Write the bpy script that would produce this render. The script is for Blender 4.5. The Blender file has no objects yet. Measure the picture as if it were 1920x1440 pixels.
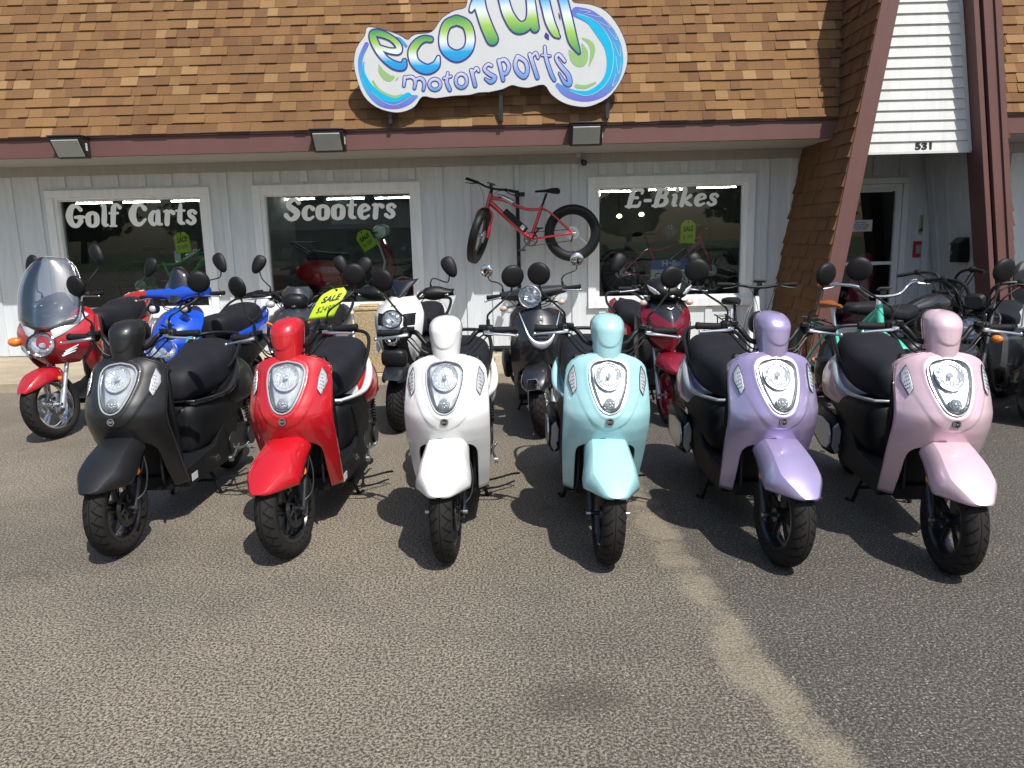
import bpy, bmesh, math, random
from mathutils import Vector, Matrix
R=random.Random(7)
PI=math.pi
scn=bpy.context.scene
col=scn.collection
def rad(a): return math.radians(a)
def clamp(x,a,b): return max(a,min(b,x))
def sstep(a,b,x):
    t=clamp((x-a)/(b-a),0,1); return t*t*(3-2*t)
def interp(tab,x):
    """smooth (monotone-ish cubic) interpolation in a table of (x,y)"""
    n=len(tab)
    if x<=tab[0][0]: return tab[0][1]
    if x>=tab[-1][0]: return tab[-1][1]
    for i in range(n-1):
        if x<=tab[i+1][0]: break
    x0,y0=tab[i]; x1,y1=tab[i+1]
    def sl(k):
        if k<=0: return (tab[1][1]-tab[0][1])/(tab[1][0]-tab[0][0])
        if k>=n-1: return (tab[-1][1]-tab[-2][1])/(tab[-1][0]-tab[-2][0])
        a=(tab[k][1]-tab[k-1][1])/(tab[k][0]-tab[k-1][0]); b=(tab[k+1][1]-tab[k][1])/(tab[k+1][0]-tab[k][0])
        return 0 if a*b<=0 else 2*a*b/(a+b)
    h=x1-x0; t=(x-x0)/h; m0=sl(i)*h; m1=sl(i+1)*h
    return (2*t**3-3*t*t+1)*y0+(t**3-2*t*t+t)*m0+(-2*t**3+3*t*t)*y1+(t**3-t*t)*m1
def crom(pts,n=6,closed=False):
    """Catmull-Rom through tuples of any length"""
    P=[tuple(p) for p in pts]; L=len(P); out=[]
    rng=range(L if closed else L-1)
    for i in rng:
        if closed: a,b,c,d=P[(i-1)%L],P[i],P[(i+1)%L],P[(i+2)%L]
        else: a=P[max(i-1,0)];b=P[i];c=P[i+1];d=P[min(i+2,L-1)]
        for k in range(n):
            t=k/n
            out.append(tuple(0.5*((2*b[j])+(-a[j]+c[j])*t+(2*a[j]-5*b[j]+4*c[j]-d[j])*t*t+(-a[j]+3*b[j]-3*c[j]+d[j])*t**3) for j in range(len(b))))
    if not closed: out.append(P[-1])
    return out

class MB:
    def __init__(s): s.v=[]; s.f=[]; s.m=[]; s.M=None; s.cols=None
    def add(s,vs,fs,mat=0):
        o=len(s.v)
        if s.M is not None: vs=[s.M@Vector(p) for p in vs]
        s.v+= [tuple(p) for p in vs]
        for f in fs: s.f.append(tuple(i+o for i in f)); s.m.append(mat)
        return s
    def box(s,c,size,mat=0,rot=None,taper=1.0):
        hx,hy,hz=size[0]/2,size[1]/2,size[2]/2
        vs=[]
        for z in(-1,1):
            k=taper if z>0 else 1
            for x,y in((-1,-1),(1,-1),(1,1),(-1,1)):
                p=Vector((x*hx*k,y*hy*k,z*hz))
                if rot is not None: p=rot@p
                vs.append(p+Vector(c))
        return s.add(vs,[(3,2,1,0),(4,5,6,7),(0,1,5,4),(1,2,6,5),(2,3,7,6),(3,0,4,7)],mat)
    def bx(s,x0,x1,y0,y1,z0,z1,mat=0):
        return s.box(((x0+x1)/2,(y0+y1)/2,(z0+z1)/2),(abs(x1-x0),abs(y1-y0),abs(z1-z0)),mat)
    def tube(s,pts,r,n=10,mat=0,caps=True,sm=0,closed=False,flat=1.0):
        """tube along points; r number or list; sm>0 smooths the path"""
        if isinstance(r,(int,float)): r=[r]*len(pts)
        Q=[tuple(p)+(rr,) for p,rr in zip(pts,r)]
        if sm: Q=crom(Q,sm,closed)
        P=[Vector(q[:3]) for q in Q]; rr=[q[3] for q in Q]; N=len(P)
        T=[]
        for i in range(N):
            a=P[(i-1)%N] if closed else P[max(i-1,0)]; b=P[(i+1)%N] if closed else P[min(i+1,N-1)]
            t=(b-a); T.append(t.normalized() if t.length>1e-9 else Vector((0,0,1)))
        up=Vector((0,0,1)) if abs(T[0].z)<.9 else Vector((1,0,0))
        u=T[0].cross(up).normalized(); vs=[];fs=[]
        for i in range(N):
            u=(u-T[i]*u.dot(T[i])); u=u.normalized() if u.length>1e-6 else T[i].orthogonal().normalized()
            w=T[i].cross(u)
            for k in range(n):
                a=2*PI*k/n; vs.append(P[i]+(u*math.cos(a)+w*math.sin(a)*flat)*rr[i])
        for i in range(N if closed else N-1):
            j=(i+1)%N
            for k in range(n):
                k2=(k+1)%n; fs.append((i*n+k,i*n+k2,j*n+k2,j*n+k))
        if caps and not closed:
            fs.append(tuple(range(n-1,-1,-1))); fs.append(tuple((N-1)*n+k for k in range(n)))
        return s.add(vs,fs,mat)
    def cyl(s,a,b,r,r2=None,n=16,mat=0,caps=True): return s.tube([a,b],[r,r if r2 is None else r2],n,mat,caps)
    def ell(s,c,rr,nu=24,nv=14,mat=0,e=2.0,rot=None,zmin=None,zmax=None):
        def sp(x,p): return math.copysign(abs(x)**p,x)
        vs=[];fs=[];p=2.0/e
        for i in range(nv+1):
            ph=-PI/2+PI*i/nv
            for k in range(nu):
                th=2*PI*k/nu
                q=Vector((rr[0]*sp(math.cos(ph),p)*sp(math.cos(th),p),rr[1]*sp(math.cos(ph),p)*sp(math.sin(th),p),rr[2]*sp(math.sin(ph),p)))
                if rot is not None: q=rot@q
                q=q+Vector(c)
                if zmin is not None: q.z=max(q.z,zmin)
                if zmax is not None: q.z=min(q.z,zmax)
                vs.append(q)
        for i in range(nv):
            for k in range(nu):
                k2=(k+1)%nu; fs.append((i*nu+k,i*nu+k2,(i+1)*nu+k2,(i+1)*nu+k))
        return s.add(vs,fs,mat)
    def lathe(s,prof,c=(0,0,0),axis='x',n=48,mat=0,closed=True,a0=0,a1=2*PI):
        """prof: (radius, along-axis); revolves about the axis"""
        vs=[];fs=[];m=len(prof); full=abs(a1-a0-2*PI)<1e-6; N=n if full else n+1
        for k in range(N):
            a=a0+(a1-a0)*k/n; ca,sa=math.cos(a),math.sin(a)
            for r,h in prof:
                if axis=='x': p=(h,r*ca,r*sa)
                elif axis=='y': p=(r*ca,h,r*sa)
                else: p=(r*ca,r*sa,h)
                vs.append((p[0]+c[0],p[1]+c[1],p[2]+c[2]))
        for k in range(n):
            k2=(k+1)%N if full else k+1
            for j in range(m if closed else m-1):
                j2=(j+1)%m; fs.append((k*m+j,k2*m+j,k2*m+j2,k*m+j2))
        return s.add(vs,fs,mat)
    def grid(s,P,mat=0,closeu=False,flip=False,closev=False):
        nr=len(P); nc=len(P[0]); vs=[p for row in P for p in row]; fs=[]
        for i in range(nr if closev else nr-1):
            for j in range(nc if closeu else nc-1):
                j2=(j+1)%nc; i2=(i+1)%nr; q=(i*nc+j,i*nc+j2,i2*nc+j2,i2*nc+j)
                fs.append(q[::-1] if flip else q)
        return s.add(vs,fs,mat)
    def loft(s,secs,n=28,mat=0,caps=True):
        """secs: (y, xc, ztop, zbot, halfwidth, exponent) closed superellipse rings along y"""
        P=[]
        for (y,xc,zt,zb,w,e) in secs:
            row=[];zc=(zt+zb)/2;h=(zt-zb)/2;p=2/e
            for k in range(n):
                a=2*PI*k/n; ca,sa=math.cos(a),math.sin(a)
                row.append((xc+w*math.copysign(abs(ca)**p,ca),y,zc+h*math.copysign(abs(sa)**p,sa)))
            P.append(row)
        s.grid(P,mat,closeu=True)
        if caps:
            s.add(P[0],[tuple(range(n))],mat); s.add(P[-1],[tuple(range(n-1,-1,-1))],mat)
        return s
    def prism(s,poly,x0,x1,mat=0,axis='x'):
        """poly in the plane across the axis; extruded between x0 and x1"""
        n=len(poly); vs=[]
        for x in(x0,x1):
            for a,b in poly: vs.append((x,a,b) if axis=='x' else ((a,x,b) if axis=='y' else (a,b,x)))
        fs=[tuple(range(n-1,-1,-1)),tuple(range(n,2*n))]
        for i in range(n): j=(i+1)%n; fs.append((i,j,n+j,n+i))
        return s.add(vs,fs,mat)
    def mesh(s,name,mats,angle=40):
        me=bpy.data.meshes.new(name); me.from_pydata(s.v,[],s.f)
        for m in mats: me.materials.append(m)
        me.polygons.foreach_set('material_index',s.m)
        bm=bmesh.new(); bm.from_mesh(me); bmesh.ops.remove_doubles(bm,verts=bm.verts,dist=2e-5)
        bmesh.ops.recalc_face_normals(bm,faces=bm.faces); bm.to_mesh(me); bm.free()
        me.polygons.foreach_set('use_smooth',[True]*len(me.polygons))
        me.set_sharp_from_angle(angle=rad(angle)); me.update()
        return me
    def build(s,name,mats,parent=None,angle=40,loc=None,bevel=0,solid=0,label=None,soff=-1):
        if not isinstance(mats,(list,tuple)): mats=[mats]
        me=s.mesh(name,mats,angle); o=bpy.data.objects.new(name,me); col.objects.link(o)
        if parent is not None: o.parent=parent
        if loc is not None: o.location=loc
        if solid: md=o.modifiers.new('s','SOLIDIFY'); md.thickness=solid; md.offset=soff
        if bevel: md=o.modifiers.new('b','BEVEL'); md.width=bevel; md.segments=2; md.limit_method='ANGLE'; md.angle_limit=rad(40); md.harden_normals=False
        if label: o['label']=label
        return o
def tag(o,label=None,cat=None,group=None,kind=None):
    if label: o['label']=label
    if cat: o['category']=cat
    if group: o['group']=group
    if kind: o['kind']=kind
    return o
def thing(name,loc,rz=0,label=None,cat=None,group=None):
    o=bpy.data.objects.new(name,None); col.objects.link(o); o.location=loc; o.rotation_euler=(0,0,rz); o.empty_display_size=.1
    return tag(o,label,cat,group)
STEER=set()
def kids(o): return [c for c in bpy.data.objects if c.parent==o]
def copy_tree(o,parent=None,swap=None):
    c=o.copy(); col.objects.link(c)
    if parent is not None: c.parent=parent
    if swap and c.type=='MESH':
        for sl in c.material_slots:
            if sl.material and sl.material.name in swap:
                nm=swap[sl.material.name]; sl.link='OBJECT'; sl.material=nm
    if o.name in STEER: STEER.add(c.name)
    for ch in kids(o): copy_tree(ch,c,swap)
    return c
# ---------------------------------------------------------------- materials
def nt(name):
    m=bpy.data.materials.new(name); m.use_nodes=True; n=m.node_tree; p=n.nodes['Principled BSDF']; return m,n,p
def lk(n,a,b): n.links.new(a,b)
def mat(name,c,rough=.5,metal=0,coat=0,spec=.5,nscale=0,nbump=0,var=0,coatr=.03,vscale=6,emit=None,es=0,dirt=0):
    m,n,p=nt(name)
    p.inputs['Base Color'].default_value=(*c,1); p.inputs['Roughness'].default_value=rough; p.inputs['Metallic'].default_value=metal
    p.inputs['Coat Weight'].default_value=coat; p.inputs['Coat Roughness'].default_value=coatr; p.inputs['Specular IOR Level'].default_value=spec
    if emit: p.inputs['Emission Color'].default_value=(*emit,1); p.inputs['Emission Strength'].default_value=es
    if nbump or var:
        tc=n.nodes.new('ShaderNodeTexCoord')
    if nbump:
        nz=n.nodes.new('ShaderNodeTexNoise'); nz.inputs['Scale'].default_value=nscale; nz.inputs['Detail'].default_value=4
        lk(n,tc.outputs['Object'],nz.inputs['Vector'])
        b=n.nodes.new('ShaderNodeBump'); b.inputs['Strength'].default_value=nbump; b.inputs['Distance'].default_value=.002
        lk(n,nz.outputs['Fac'],b.inputs['Height']); lk(n,b.outputs['Normal'],p.inputs['Normal'])
    if var:
        nz=n.nodes.new('ShaderNodeTexNoise'); nz.inputs['Scale'].default_value=vscale; nz.inputs['Detail'].default_value=6; nz.inputs['Roughness'].default_value=.65
        lk(n,tc.outputs['Object'],nz.inputs['Vector'])
        mx=n.nodes.new('ShaderNodeMix'); mx.data_type='RGBA'
        mr=n.nodes.new('ShaderNodeMapRange'); mr.inputs[1].default_value=.35; mr.inputs[2].default_value=.65
        lk(n,nz.outputs['Fac'],mr.inputs[0]); lk(n,mr.outputs[0],mx.inputs[0])
        mx.inputs[6].default_value=tuple(x*(1-var) for x in c)+(1,); mx.inputs[7].default_value=tuple(min(1,x*(1+var)) for x in c)+(1,)
        lk(n,mx.outputs[2],p.inputs['Base Color'])
        mr2=n.nodes.new('ShaderNodeMapRange'); mr2.inputs[3].default_value=rough*.85; mr2.inputs[4].default_value=min(1,rough*1.2)
        lk(n,nz.outputs['Fac'],mr2.inputs[0]); lk(n,mr2.outputs[0],p.inputs['Roughness'])
    return m
def paint(name,c,metal=0,rough=.38,coat=1.0,flake=0,dust=.06):
    """glossy vehicle paint: base + clear coat + fine flake + a trace of dust"""
    m,n,p=nt(name)
    p.inputs['Metallic'].default_value=metal; p.inputs['Roughness'].default_value=rough
    p.inputs['Coat Weight'].default_value=coat; p.inputs['Coat Roughness'].default_value=.035
    tc=n.nodes.new('ShaderNodeTexCoord')
    nz=n.nodes.new('ShaderNodeTexNoise'); nz.inputs['Scale'].default_value=9; nz.inputs['Detail'].default_value=7; nz.inputs['Roughness'].default_value=.7
    lk(n,tc.outputs['Object'],nz.inputs['Vector'])
    mx=n.nodes.new('ShaderNodeMix'); mx.data_type='RGBA'; mr=n.nodes.new('ShaderNodeMapRange'); mr.inputs[1].default_value=.5; mr.inputs[2].default_value=.8; mr.inputs[4].default_value=dust
    lk(n,nz.outputs['Fac'],mr.inputs[0]); lk(n,mr.outputs[0],mx.inputs[0])
    mx.inputs[6].default_value=(*c,1); mx.inputs[7].default_value=(.42,.39,.34,1)
    lk(n,mx.outputs[2],p.inputs['Base Color'])
    mr2=n.nodes.new('ShaderNodeMapRange'); mr2.inputs[3].default_value=.0; mr2.inputs[4].default_value=.06
    lk(n,nz.outputs['Fac'],mr2.inputs[0]); lk(n,mr2.outputs[0],p.inputs['Coat Roughness'])
    if flake:
        vo=n.nodes.new('ShaderNodeTexVoronoi'); vo.inputs['Scale'].default_value=900; lk(n,tc.outputs['Object'],vo.inputs['Vector'])
        b=n.nodes.new('ShaderNodeBump'); b.inputs['Strength'].default_value=flake; b.inputs['Distance'].default_value=.0005
        lk(n,vo.outputs['Distance'],b.inputs['Height']); lk(n,b.outputs['Normal'],p.inputs['Normal'])
    return m
def tyre_mat(name,knob=False):
    m,n,p=nt(name)
    p.inputs['Roughness'].default_value=.75; p.inputs['Specular IOR Level'].default_value=.22
    tc=n.nodes.new('ShaderNodeTexCoord'); sx=n.nodes.new('ShaderNodeSeparateXYZ'); lk(n,tc.outputs['Object'],sx.inputs[0])
    def mth(op,a,b=None,c=None):
        q=n.nodes.new('ShaderNodeMath'); q.operation=op
        for i,x in enumerate((a,b,c)):
            if x is None: continue
            if isinstance(x,(int,float)): q.inputs[i].default_value=x
            else: lk(n,x,q.inputs[i])
        return q.outputs[0]
    ang=mth('ARCTAN2',sx.outputs[1],sx.outputs[2]); ax=mth('ABSOLUTE',sx.outputs[0])
    sgn=mth('MULTIPLY',mth('SIGN',sx.outputs[0]),.09)
    N=26 if not knob else 34
    ph=mth('ADD',mth('MULTIPLY',mth('ADD',ang,sgn),N),mth('MULTIPLY',ax,110 if not knob else 160))
    w=mth('SINE',ph)
    g1=mth('GREATER_THAN',w,.80 if not knob else .35)
    msk=mth('MULTIPLY',mth('GREATER_THAN',ax,.010),mth('LESS_THAN',ax,.048 if not knob else .07))
    g=mth('MULTIPLY',g1,msk)
    cen=mth('LESS_THAN',ax,.0022 if not knob else .004)
    g=mth('MAXIMUM',g,cen)
    # second, shorter cut
    w2=mth('SINE',mth('SUBTRACT',mth('MULTIPLY',ang,N*1.0),mth('MULTIPLY',ax,150)))
    g2=mth('MULTIPLY',mth('GREATER_THAN',w2,.93),mth('MULTIPLY',mth('GREATER_THAN',ax,.022),mth('LESS_THAN',ax,.04)))
    g=mth('MAXIMUM',g,g2)
    nz=n.nodes.new('ShaderNodeTexNoise'); nz.inputs['Scale'].default_value=14; nz.inputs['Detail'].default_value=6; lk(n,tc.outputs['Object'],nz.inputs['Vector'])
    mx=n.nodes.new('ShaderNodeMix'); mx.data_type='RGBA'; lk(n,nz.outputs['Fac'],mx.inputs[0]); mx.inputs[6].default_value=(.009,.0088,.0085,1); mx.inputs[7].default_value=(.024,.022,.020,1)
    m2=n.nodes.new('ShaderNodeMix'); m2.data_type='RGBA'; lk(n,g,m2.inputs[0]); lk(n,mx.outputs[2],m2.inputs[6]); m2.inputs[7].default_value=(.002,.002,.002,1)
    lk(n,m2.outputs[2],p.inputs['Base Color'])
    b=n.nodes.new('ShaderNodeBump'); b.invert=True; b.inputs['Strength'].default_value=.9; b.inputs['Distance'].default_value=.004 if not knob else .012
    lk(n,g,b.inputs['Height']); lk(n,b.outputs['Normal'],p.inputs['Normal'])
    return m
def glass(name,tint=(1,1,1),refl=1.0,rough=0,ior=1.45,base=0.0):
    m=bpy.data.materials.new(name); m.use_nodes=True; n=m.node_tree; n.nodes.clear()
    o=n.nodes.new('ShaderNodeOutputMaterial'); mx=n.nodes.new('ShaderNodeMixShader'); t=n.nodes.new('ShaderNodeBsdfTransparent'); g=n.nodes.new('ShaderNodeBsdfGlossy')
    f=n.nodes.new('ShaderNodeFresnel'); f.inputs[0].default_value=ior; t.inputs[0].default_value=(*tint,1); g.inputs['Roughness'].default_value=rough
    ma=n.nodes.new('ShaderNodeMath'); ma.operation='MULTIPLY_ADD'; lk(n,f.outputs[0],ma.inputs[0]); ma.inputs[1].default_value=refl; ma.inputs[2].default_value=base
    lk(n,ma.outputs[0],mx.inputs[0]); lk(n,t.outputs[0],mx.inputs[1]); lk(n,g.outputs[0],mx.inputs[2]); lk(n,mx.outputs[0],o.inputs[0])
    return m
M={}
M['tyre']=tyre_mat('tyre rubber'); M['knob']=tyre_mat('knobbly tyre rubber',True)
M['blk']=mat('black plastic',(.008,.0085,.0095),.42,spec=.3,nscale=400,nbump=.15,var=.25)
M['blkg']=mat('gloss black plastic',(.012,.012,.013),.15,coat=.5)
M['grain']=mat('grained dark plastic',(.007,.0075,.009),.5,spec=.28,nscale=600,nbump=.25,var=.2)
M['seat']=mat('seat vinyl',(.012,.0125,.017),.6,spec=.25,nscale=500,nbump=.3,var=.18)
M['rubber']=mat('grip rubber',(.010,.010,.010),.7,spec=.25)
M['chrome']=mat('chrome',(.75,.76,.78),.08,1)
M['alu']=mat('brushed metal',(.55,.56,.58),.3,1,var=.12)
M['dkmetal']=mat('dark metal',(.05,.05,.055),.4,.7,var=.3)
M['silver']=mat('silver paint',(.52,.55,.58),.3,.6,coat=.6)
M['rimblk']=mat('black wheel paint',(.010,.010,.011),.28,coat=.4)
M['amber']=mat('amber lens',(.75,.20,.015),.15,coat=1)
M['redlens']=mat('red lens',(.45,.012,.015),.12,coat=1)
M['clear']=glass('clear lens',(.93,.95,.96),refl=1.6,base=.03)
M['lens']=mat('white textured lens',(.62,.64,.66),.18,.35,coat=1,nscale=160,nbump=.9)
M['refl']=mat('reflector',(.84,.86,.88),.2,.7,nscale=40,nbump=.25)
M['plate']=mat('lamp base plate',(.60,.62,.64),.32,.35,coat=1,nscale=55,nbump=.5)
M['white']=paint('white paint',(.74,.74,.73),dust=.03)
M['bezel']=mat('bright lamp bezel',(.62,.64,.66),.22,.6,coat=.6)
M['badge']=mat('badge silver',(.6,.6,.62),.25,.7)
M['sticker']=mat('white sticker',(.6,.62,.62),.5)
M['mirrorback']=mat('mirror shell plastic',(.007,.007,.008),.5,spec=.3,nscale=500,nbump=.3)
# ---------------------------------------------------------------- the retro scooter of the front row
P0=mat('shield paint',(.5,.02,.02)); P1=mat('trim paint',(.7,.7,.7))   # placeholders swapped per scooter
YC=[(.22,.30),(.26,.275),(.36,.205),(.46,.145),(.56,.085),(.62,.055),(.67,.045),(.72,.060),(.78,.095),(.85,.142),(.90,.180),(.935,.218),(.958,.262)]
WZ=[(.23,.184),(.36,.195),(.46,.201),(.56,.205),(.66,.206),(.76,.203),(.82,.198),(.85,.193)]
def sh_w(z):
    if z<=.850: return interp(WZ,z)
    t=clamp((z-.850)/.097,0,1); return .193*(max(0,1-t**2.1))**(1/2.25)
def sh_wmax(z): return interp(WZ,min(z,.850))
def face_c(z):
    return interp([(.618,0.0),(.628,.045),(.645,.074),(.69,.110),(.75,.14),(.80,.162),(.86,.172),(.93,.175)],z) if z>.618 else -1
def S(x,z,emb=True):
    w=sh_wmax(z); u=abs(x)/w
    wrap=interp([(.26,.11),(.5,.125),(.7,.135),(.9,.105),(.96,.08)],z)
    y=interp(YC,z)+wrap*u**2.5
    if emb and z>.62:
        c=face_c(z); d=c-abs(x)
        # signed distance-ish to the contour also vertically
        if c>=0: y-=.0045*sstep(-.001,.006,min(d,(z-.618)*.9))
        # lip around the headlight
        e=egg(x,z)
        y-=.0045*math.exp(-((e-1.17)/.08)**2)
        y+=.055*sstep(1.03,.95,e)
    return y
def egg_hw(t):   # t 0 bottom .. 1 top
    return interp([(0,0),(.02,.020),(.08,.040),(.22,.059),(.42,.076),(.62,.086),(.78,.087),(.90,.074),(.965,.048),(1,.0)],t)
EZ0,EZ1=.697,.921
_ET=None
def egg(x,z):
    global _ET
    if _ET is None:
        _ET=sorted((math.atan2(b-.825,a),math.hypot(a,b-.825)) for a,b in egg_pts(96))
        _ET=[(_ET[-1][0]-2*PI,_ET[-1][1])]+_ET+[(_ET[0][0]+2*PI,_ET[0][1])]
    an=math.atan2(z-.825,x); r=math.hypot(x,z-.825)
    for i in range(len(_ET)-1):
        if _ET[i][0]<=an<=_ET[i+1][0]:
            t=(an-_ET[i][0])/max(1e-9,_ET[i+1][0]-_ET[i][0]); return r/(_ET[i][1]*(1-t)+_ET[i+1][1]*t)
    return 9
def egg_old(x,z):
    """approximate radial measure, 1 on the outline of the headlight"""
    zc=.8255; xc=x; dz=z-zc; up=EZ1-zc; dn=zc-EZ0
    kz=dz/(up if dz>0 else dn); hw=.089 if dz>0 else .089*(1-.35*abs(kz))
    return math.sqrt((xc/hw)**2+kz*kz) if True else 0
def arch_e(z):
    if z>=.540: return 0.0
    if z<=.440: return interp([(.23,.136),(.44,.144)],z)
    t=(z-.440)/.100; return .144*(max(0,1-t**3.4))**(1/3.4)
def make_shield(root):
    zs=[.236+(.480-.236)*i/12 for i in range(12)]+[.480+.06*math.sin(PI/2*i/12) for i in range(12)]+[.5401]
    zs+=[.545+(.850-.545)*i/70 for i in range(70)]+[.850+.0969*math.sin(PI/2*i/18) for i in range(19)]
    mb=MB(); NX=40
    for sgn in(-1,1):
        P=[]
        for z in zs:
            e=arch_e(z); w=sh_w(z); row=[]
            for k in range(NX+1):
                t=k/NX; x=e+(w-e)*t
                row.append((sgn*x,S(x,z),z))
            # wrap the side edge back with a small return
            x=w; row.append((sgn*(w*1.0),S(x,z)+.02*(1 if z<.85 else max(.3,w/.193)),z))
            P.append(row)
        mb.grid(P,0,flip=(sgn<0))
    # top cover running back to the steering neck
    top=[]
    for i in range(13):
        a=PI*i/12; x=.193*math.cos(a); z=.850+.097*(max(0,1-abs(math.cos(a))**2.25))**(1/2.1)
        top.append((x,S(abs(x),z)+.019,z))
    P=[top]
    for f,dy,dz in((.96,.04,-.003),(.80,.10,-.012),(.6,.16,-.035)):
        P.append([(p[0]*f,.26+dy+.04,.90+(p[2]-.90)*.9+dz) for p in top])
    mb.grid(P,0)
    # legs: bottom return
    return mb.build('leg_shield',P0,root,angle=50,solid=.007)
def egg_pts(n=48,k=1.0):
    out=[]
    for i in range(n):
        a=2*PI*i/n
        t=.5-.5*math.cos(a); zz=EZ0+(EZ1-EZ0)*t
        x=egg_hw(t)*(1 if a<PI else -1)
        zc=.825; out.append((x*k,zc+(zz-zc)*k))
    return out
def make_headlight(root):
    mb=MB(); E=egg_pts()
    # faceted reflector bowl
    rr=random.Random(3)
    rows=[]
    for k,dep in((.97,-.003),(.90,.008),(.80,.012),(.60,.014),(.3,.015),(.02,.015)):
        rows.append([(x*k,S(x*k,clamp(.825+(z-.825)*k,.7,.95),False)+dep+rr.uniform(-.0012,.0012)*(.3<k<.95),.825+(z-.825)*k) for x,z in E])
    mb.grid(rows,0,closeu=True)
    hl=mb.build('headlight',[M['plate']],root,angle=14)
    # round dish with fluted lower half
    q=MB(); rows=[]; n=64
    for k,d in((1.0,.0),(.86,.008),(.66,.016),(.45,.021),(.24,.024),(.05,.025)):
        rows.append([(.060*k*math.cos(2*PI*i/n),S(0,.851+.056*k*math.sin(2*PI*i/n),False)-.001+d+(.0022*math.sin(.060*k*math.cos(2*PI*i/n)*620) if math.sin(2*PI*i/n)<.1 else .0016*math.sin(i*1.7))*(.2<k<.95),.851+.056*k*math.sin(2*PI*i/n)) for i in range(n)])
    q.grid(rows,0,closeu=True); q.build('lamp_dish',[M['refl']],hl,angle=12)
    # bulb ring, inner round unit, lower lamp
    q=MB()
    def on(x,z,off): return Vector((x,S(x,z,False)+off,z))
    ring=[on(.062*math.cos(a),.851+.058*math.sin(a),-.002) for a in [2*PI*i/32 for i in range(32)]]
    q.tube(ring,.0028,6,closed=True)
    ring=[on(.052*math.cos(a),.851+.048*math.sin(a),.006) for a in [2*PI*i/32 for i in range(32)]]
    q.tube(ring,.0018,6,closed=True)
    ring=[on(.025*math.cos(a),.739+.024*math.sin(a),-.004) for a in [2*PI*i/20 for i in range(20)]]
    q.tube(ring,.003,6,closed=True)
    q.tube([on(0,.853,.014),on(0,.853,-.004)],[.014,.010],16)
    q.tube([on(0,.853,-.004),on(0,.853,-.012)],[.012,.009],14)
    for k in range(-3,4): q.tube([on(k*.013,.815,.012),on(k*.014,.841,.006)],.0022,5)
    q.build('reflector_ring',M['bezel'],hl)
    q=MB(); q.tube([on(0,.739,.012),on(0,.739,-.005)],[.024,.023],20)
    for k in range(8):
        a=2*PI*k/8; q.ell(on(.015*math.cos(a),.739+.0145*math.sin(a),-.006),(.0045,.003,.0045),8,6,1)
    q.ell(on(0,.739,-.006),(.006,.003,.006),10,6,1)
    q.build('position_lamp',[M['lens'],M['refl']],hl)
    # lens
    q=MB(); rows=[]
    for k,dep in((1.0,-.002),(.9,-.012),(.7,-.018),(.45,-.021),(.2,-.023),(.01,-.0235)):
        rows.append([(x*k,S(x*k,clamp(.825+(z-.825)*k,.7,.95),False)+dep,.825+(z-.825)*k) for x,z in E])
    q.grid(rows,0,closeu=True); q.build('headlight_lens',M['clear'],hl,angle=80)
    # bezel
    q=MB(); q.tube([(x*1.03,S(x*1.03,z,False)-.010,.825+(z-.825)*1.03) for x,z in E],.0044,8,closed=True)
    q.build('headlight_bezel',M['bezel'],hl)
    q=MB(); q.tube([(x*.955,S(x*.93,z,False)-.009,.825+(z-.825)*.955) for x,z in E],.0006,6,closed=True)
    q.build('lens_seam',M['dkmetal'],hl)
def make_signals(root):
    for sg in(-1,1):
        poly=[(.160,.888),(.180,.852),(.184,.82),(.165,.764),(.149,.792),(.151,.84)]
        q=MB()
        c=(sum(p[0] for p in poly)/6,sum(p[1] for p in poly)/6)
        rows=[]
        for k,off in((1.0,.004),(.97,-.006),(.85,-.009),(.5,-.0105),(.02,-.011)):
            rows.append([(sg*(c[0]+(x-c[0])*k),S(c[0]+(x-c[0])*k,c[1]+(z-c[1])*k,False)-.009+off,c[1]+(z-c[1])*k) for x,z in poly])
        q.grid(rows,0,closeu=True)
        o=q.build('turn_signal',M['lens'],root,angle=40)
        q=MB()
        for r_ in range(5):
            for c_ in range(2+(r_>1)):
                x=.160+.0065*c_; z=.858-.015*r_-.005*c_
                q.ell((sg*x,S(x,z,False)-.021,z),(.0021,.002,.0032),8,6)
        q.build('lamp_dots',M['dkmetal'],o)
        q=MB(); q.tube([(sg*(c[0]+(x-c[0])*1.03),S(x,z,False)-.012,c[1]+(z-c[1])*1.03) for x,z in poly],.0022,6,closed=True)
        q.build('signal_rim',M['dkmetal'],o)
def make_badge(root):
    def on(x,z,o): return (x,S(x,z)+o,z)
    y=S(0,.657)
    rt=Matrix.Rotation(rad(-2),4,'X')
    q=MB(); q.lathe([(0,-.004),(.0185,-.004),(.0195,-.001),(.0195,.006),(0,.006)],(0,y-.002,.657),'y',28,0,closed=False)
    q.lathe([(.0150,-.0048),(.0172,-.0048),(.0172,-.0035),(.0150,-.0035)],(0,y-.002,.657),'y',28,1)
    # three small letter forms across the middle
    for sx,pts in((-.0085,[(.004,.004),(-.002,.005),(-.003,.001),(.002,-.001),(.003,-.005),(-.004,-.004)]),(0,[(-.004,.005),(0,.0),(.004,.005)]),(0,[(0,0),(0,-.005)]),(.0085,[(-.004,-.005),(-.003,.005),(0,0),(.003,.005),(.004,-.005)])):
        q.tube([(sx+a,y-.0072,.657+b) for a,b in pts],.0012,5,1)
    o=q.build('badge',[M['blkg'],M['badge']],root)
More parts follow.
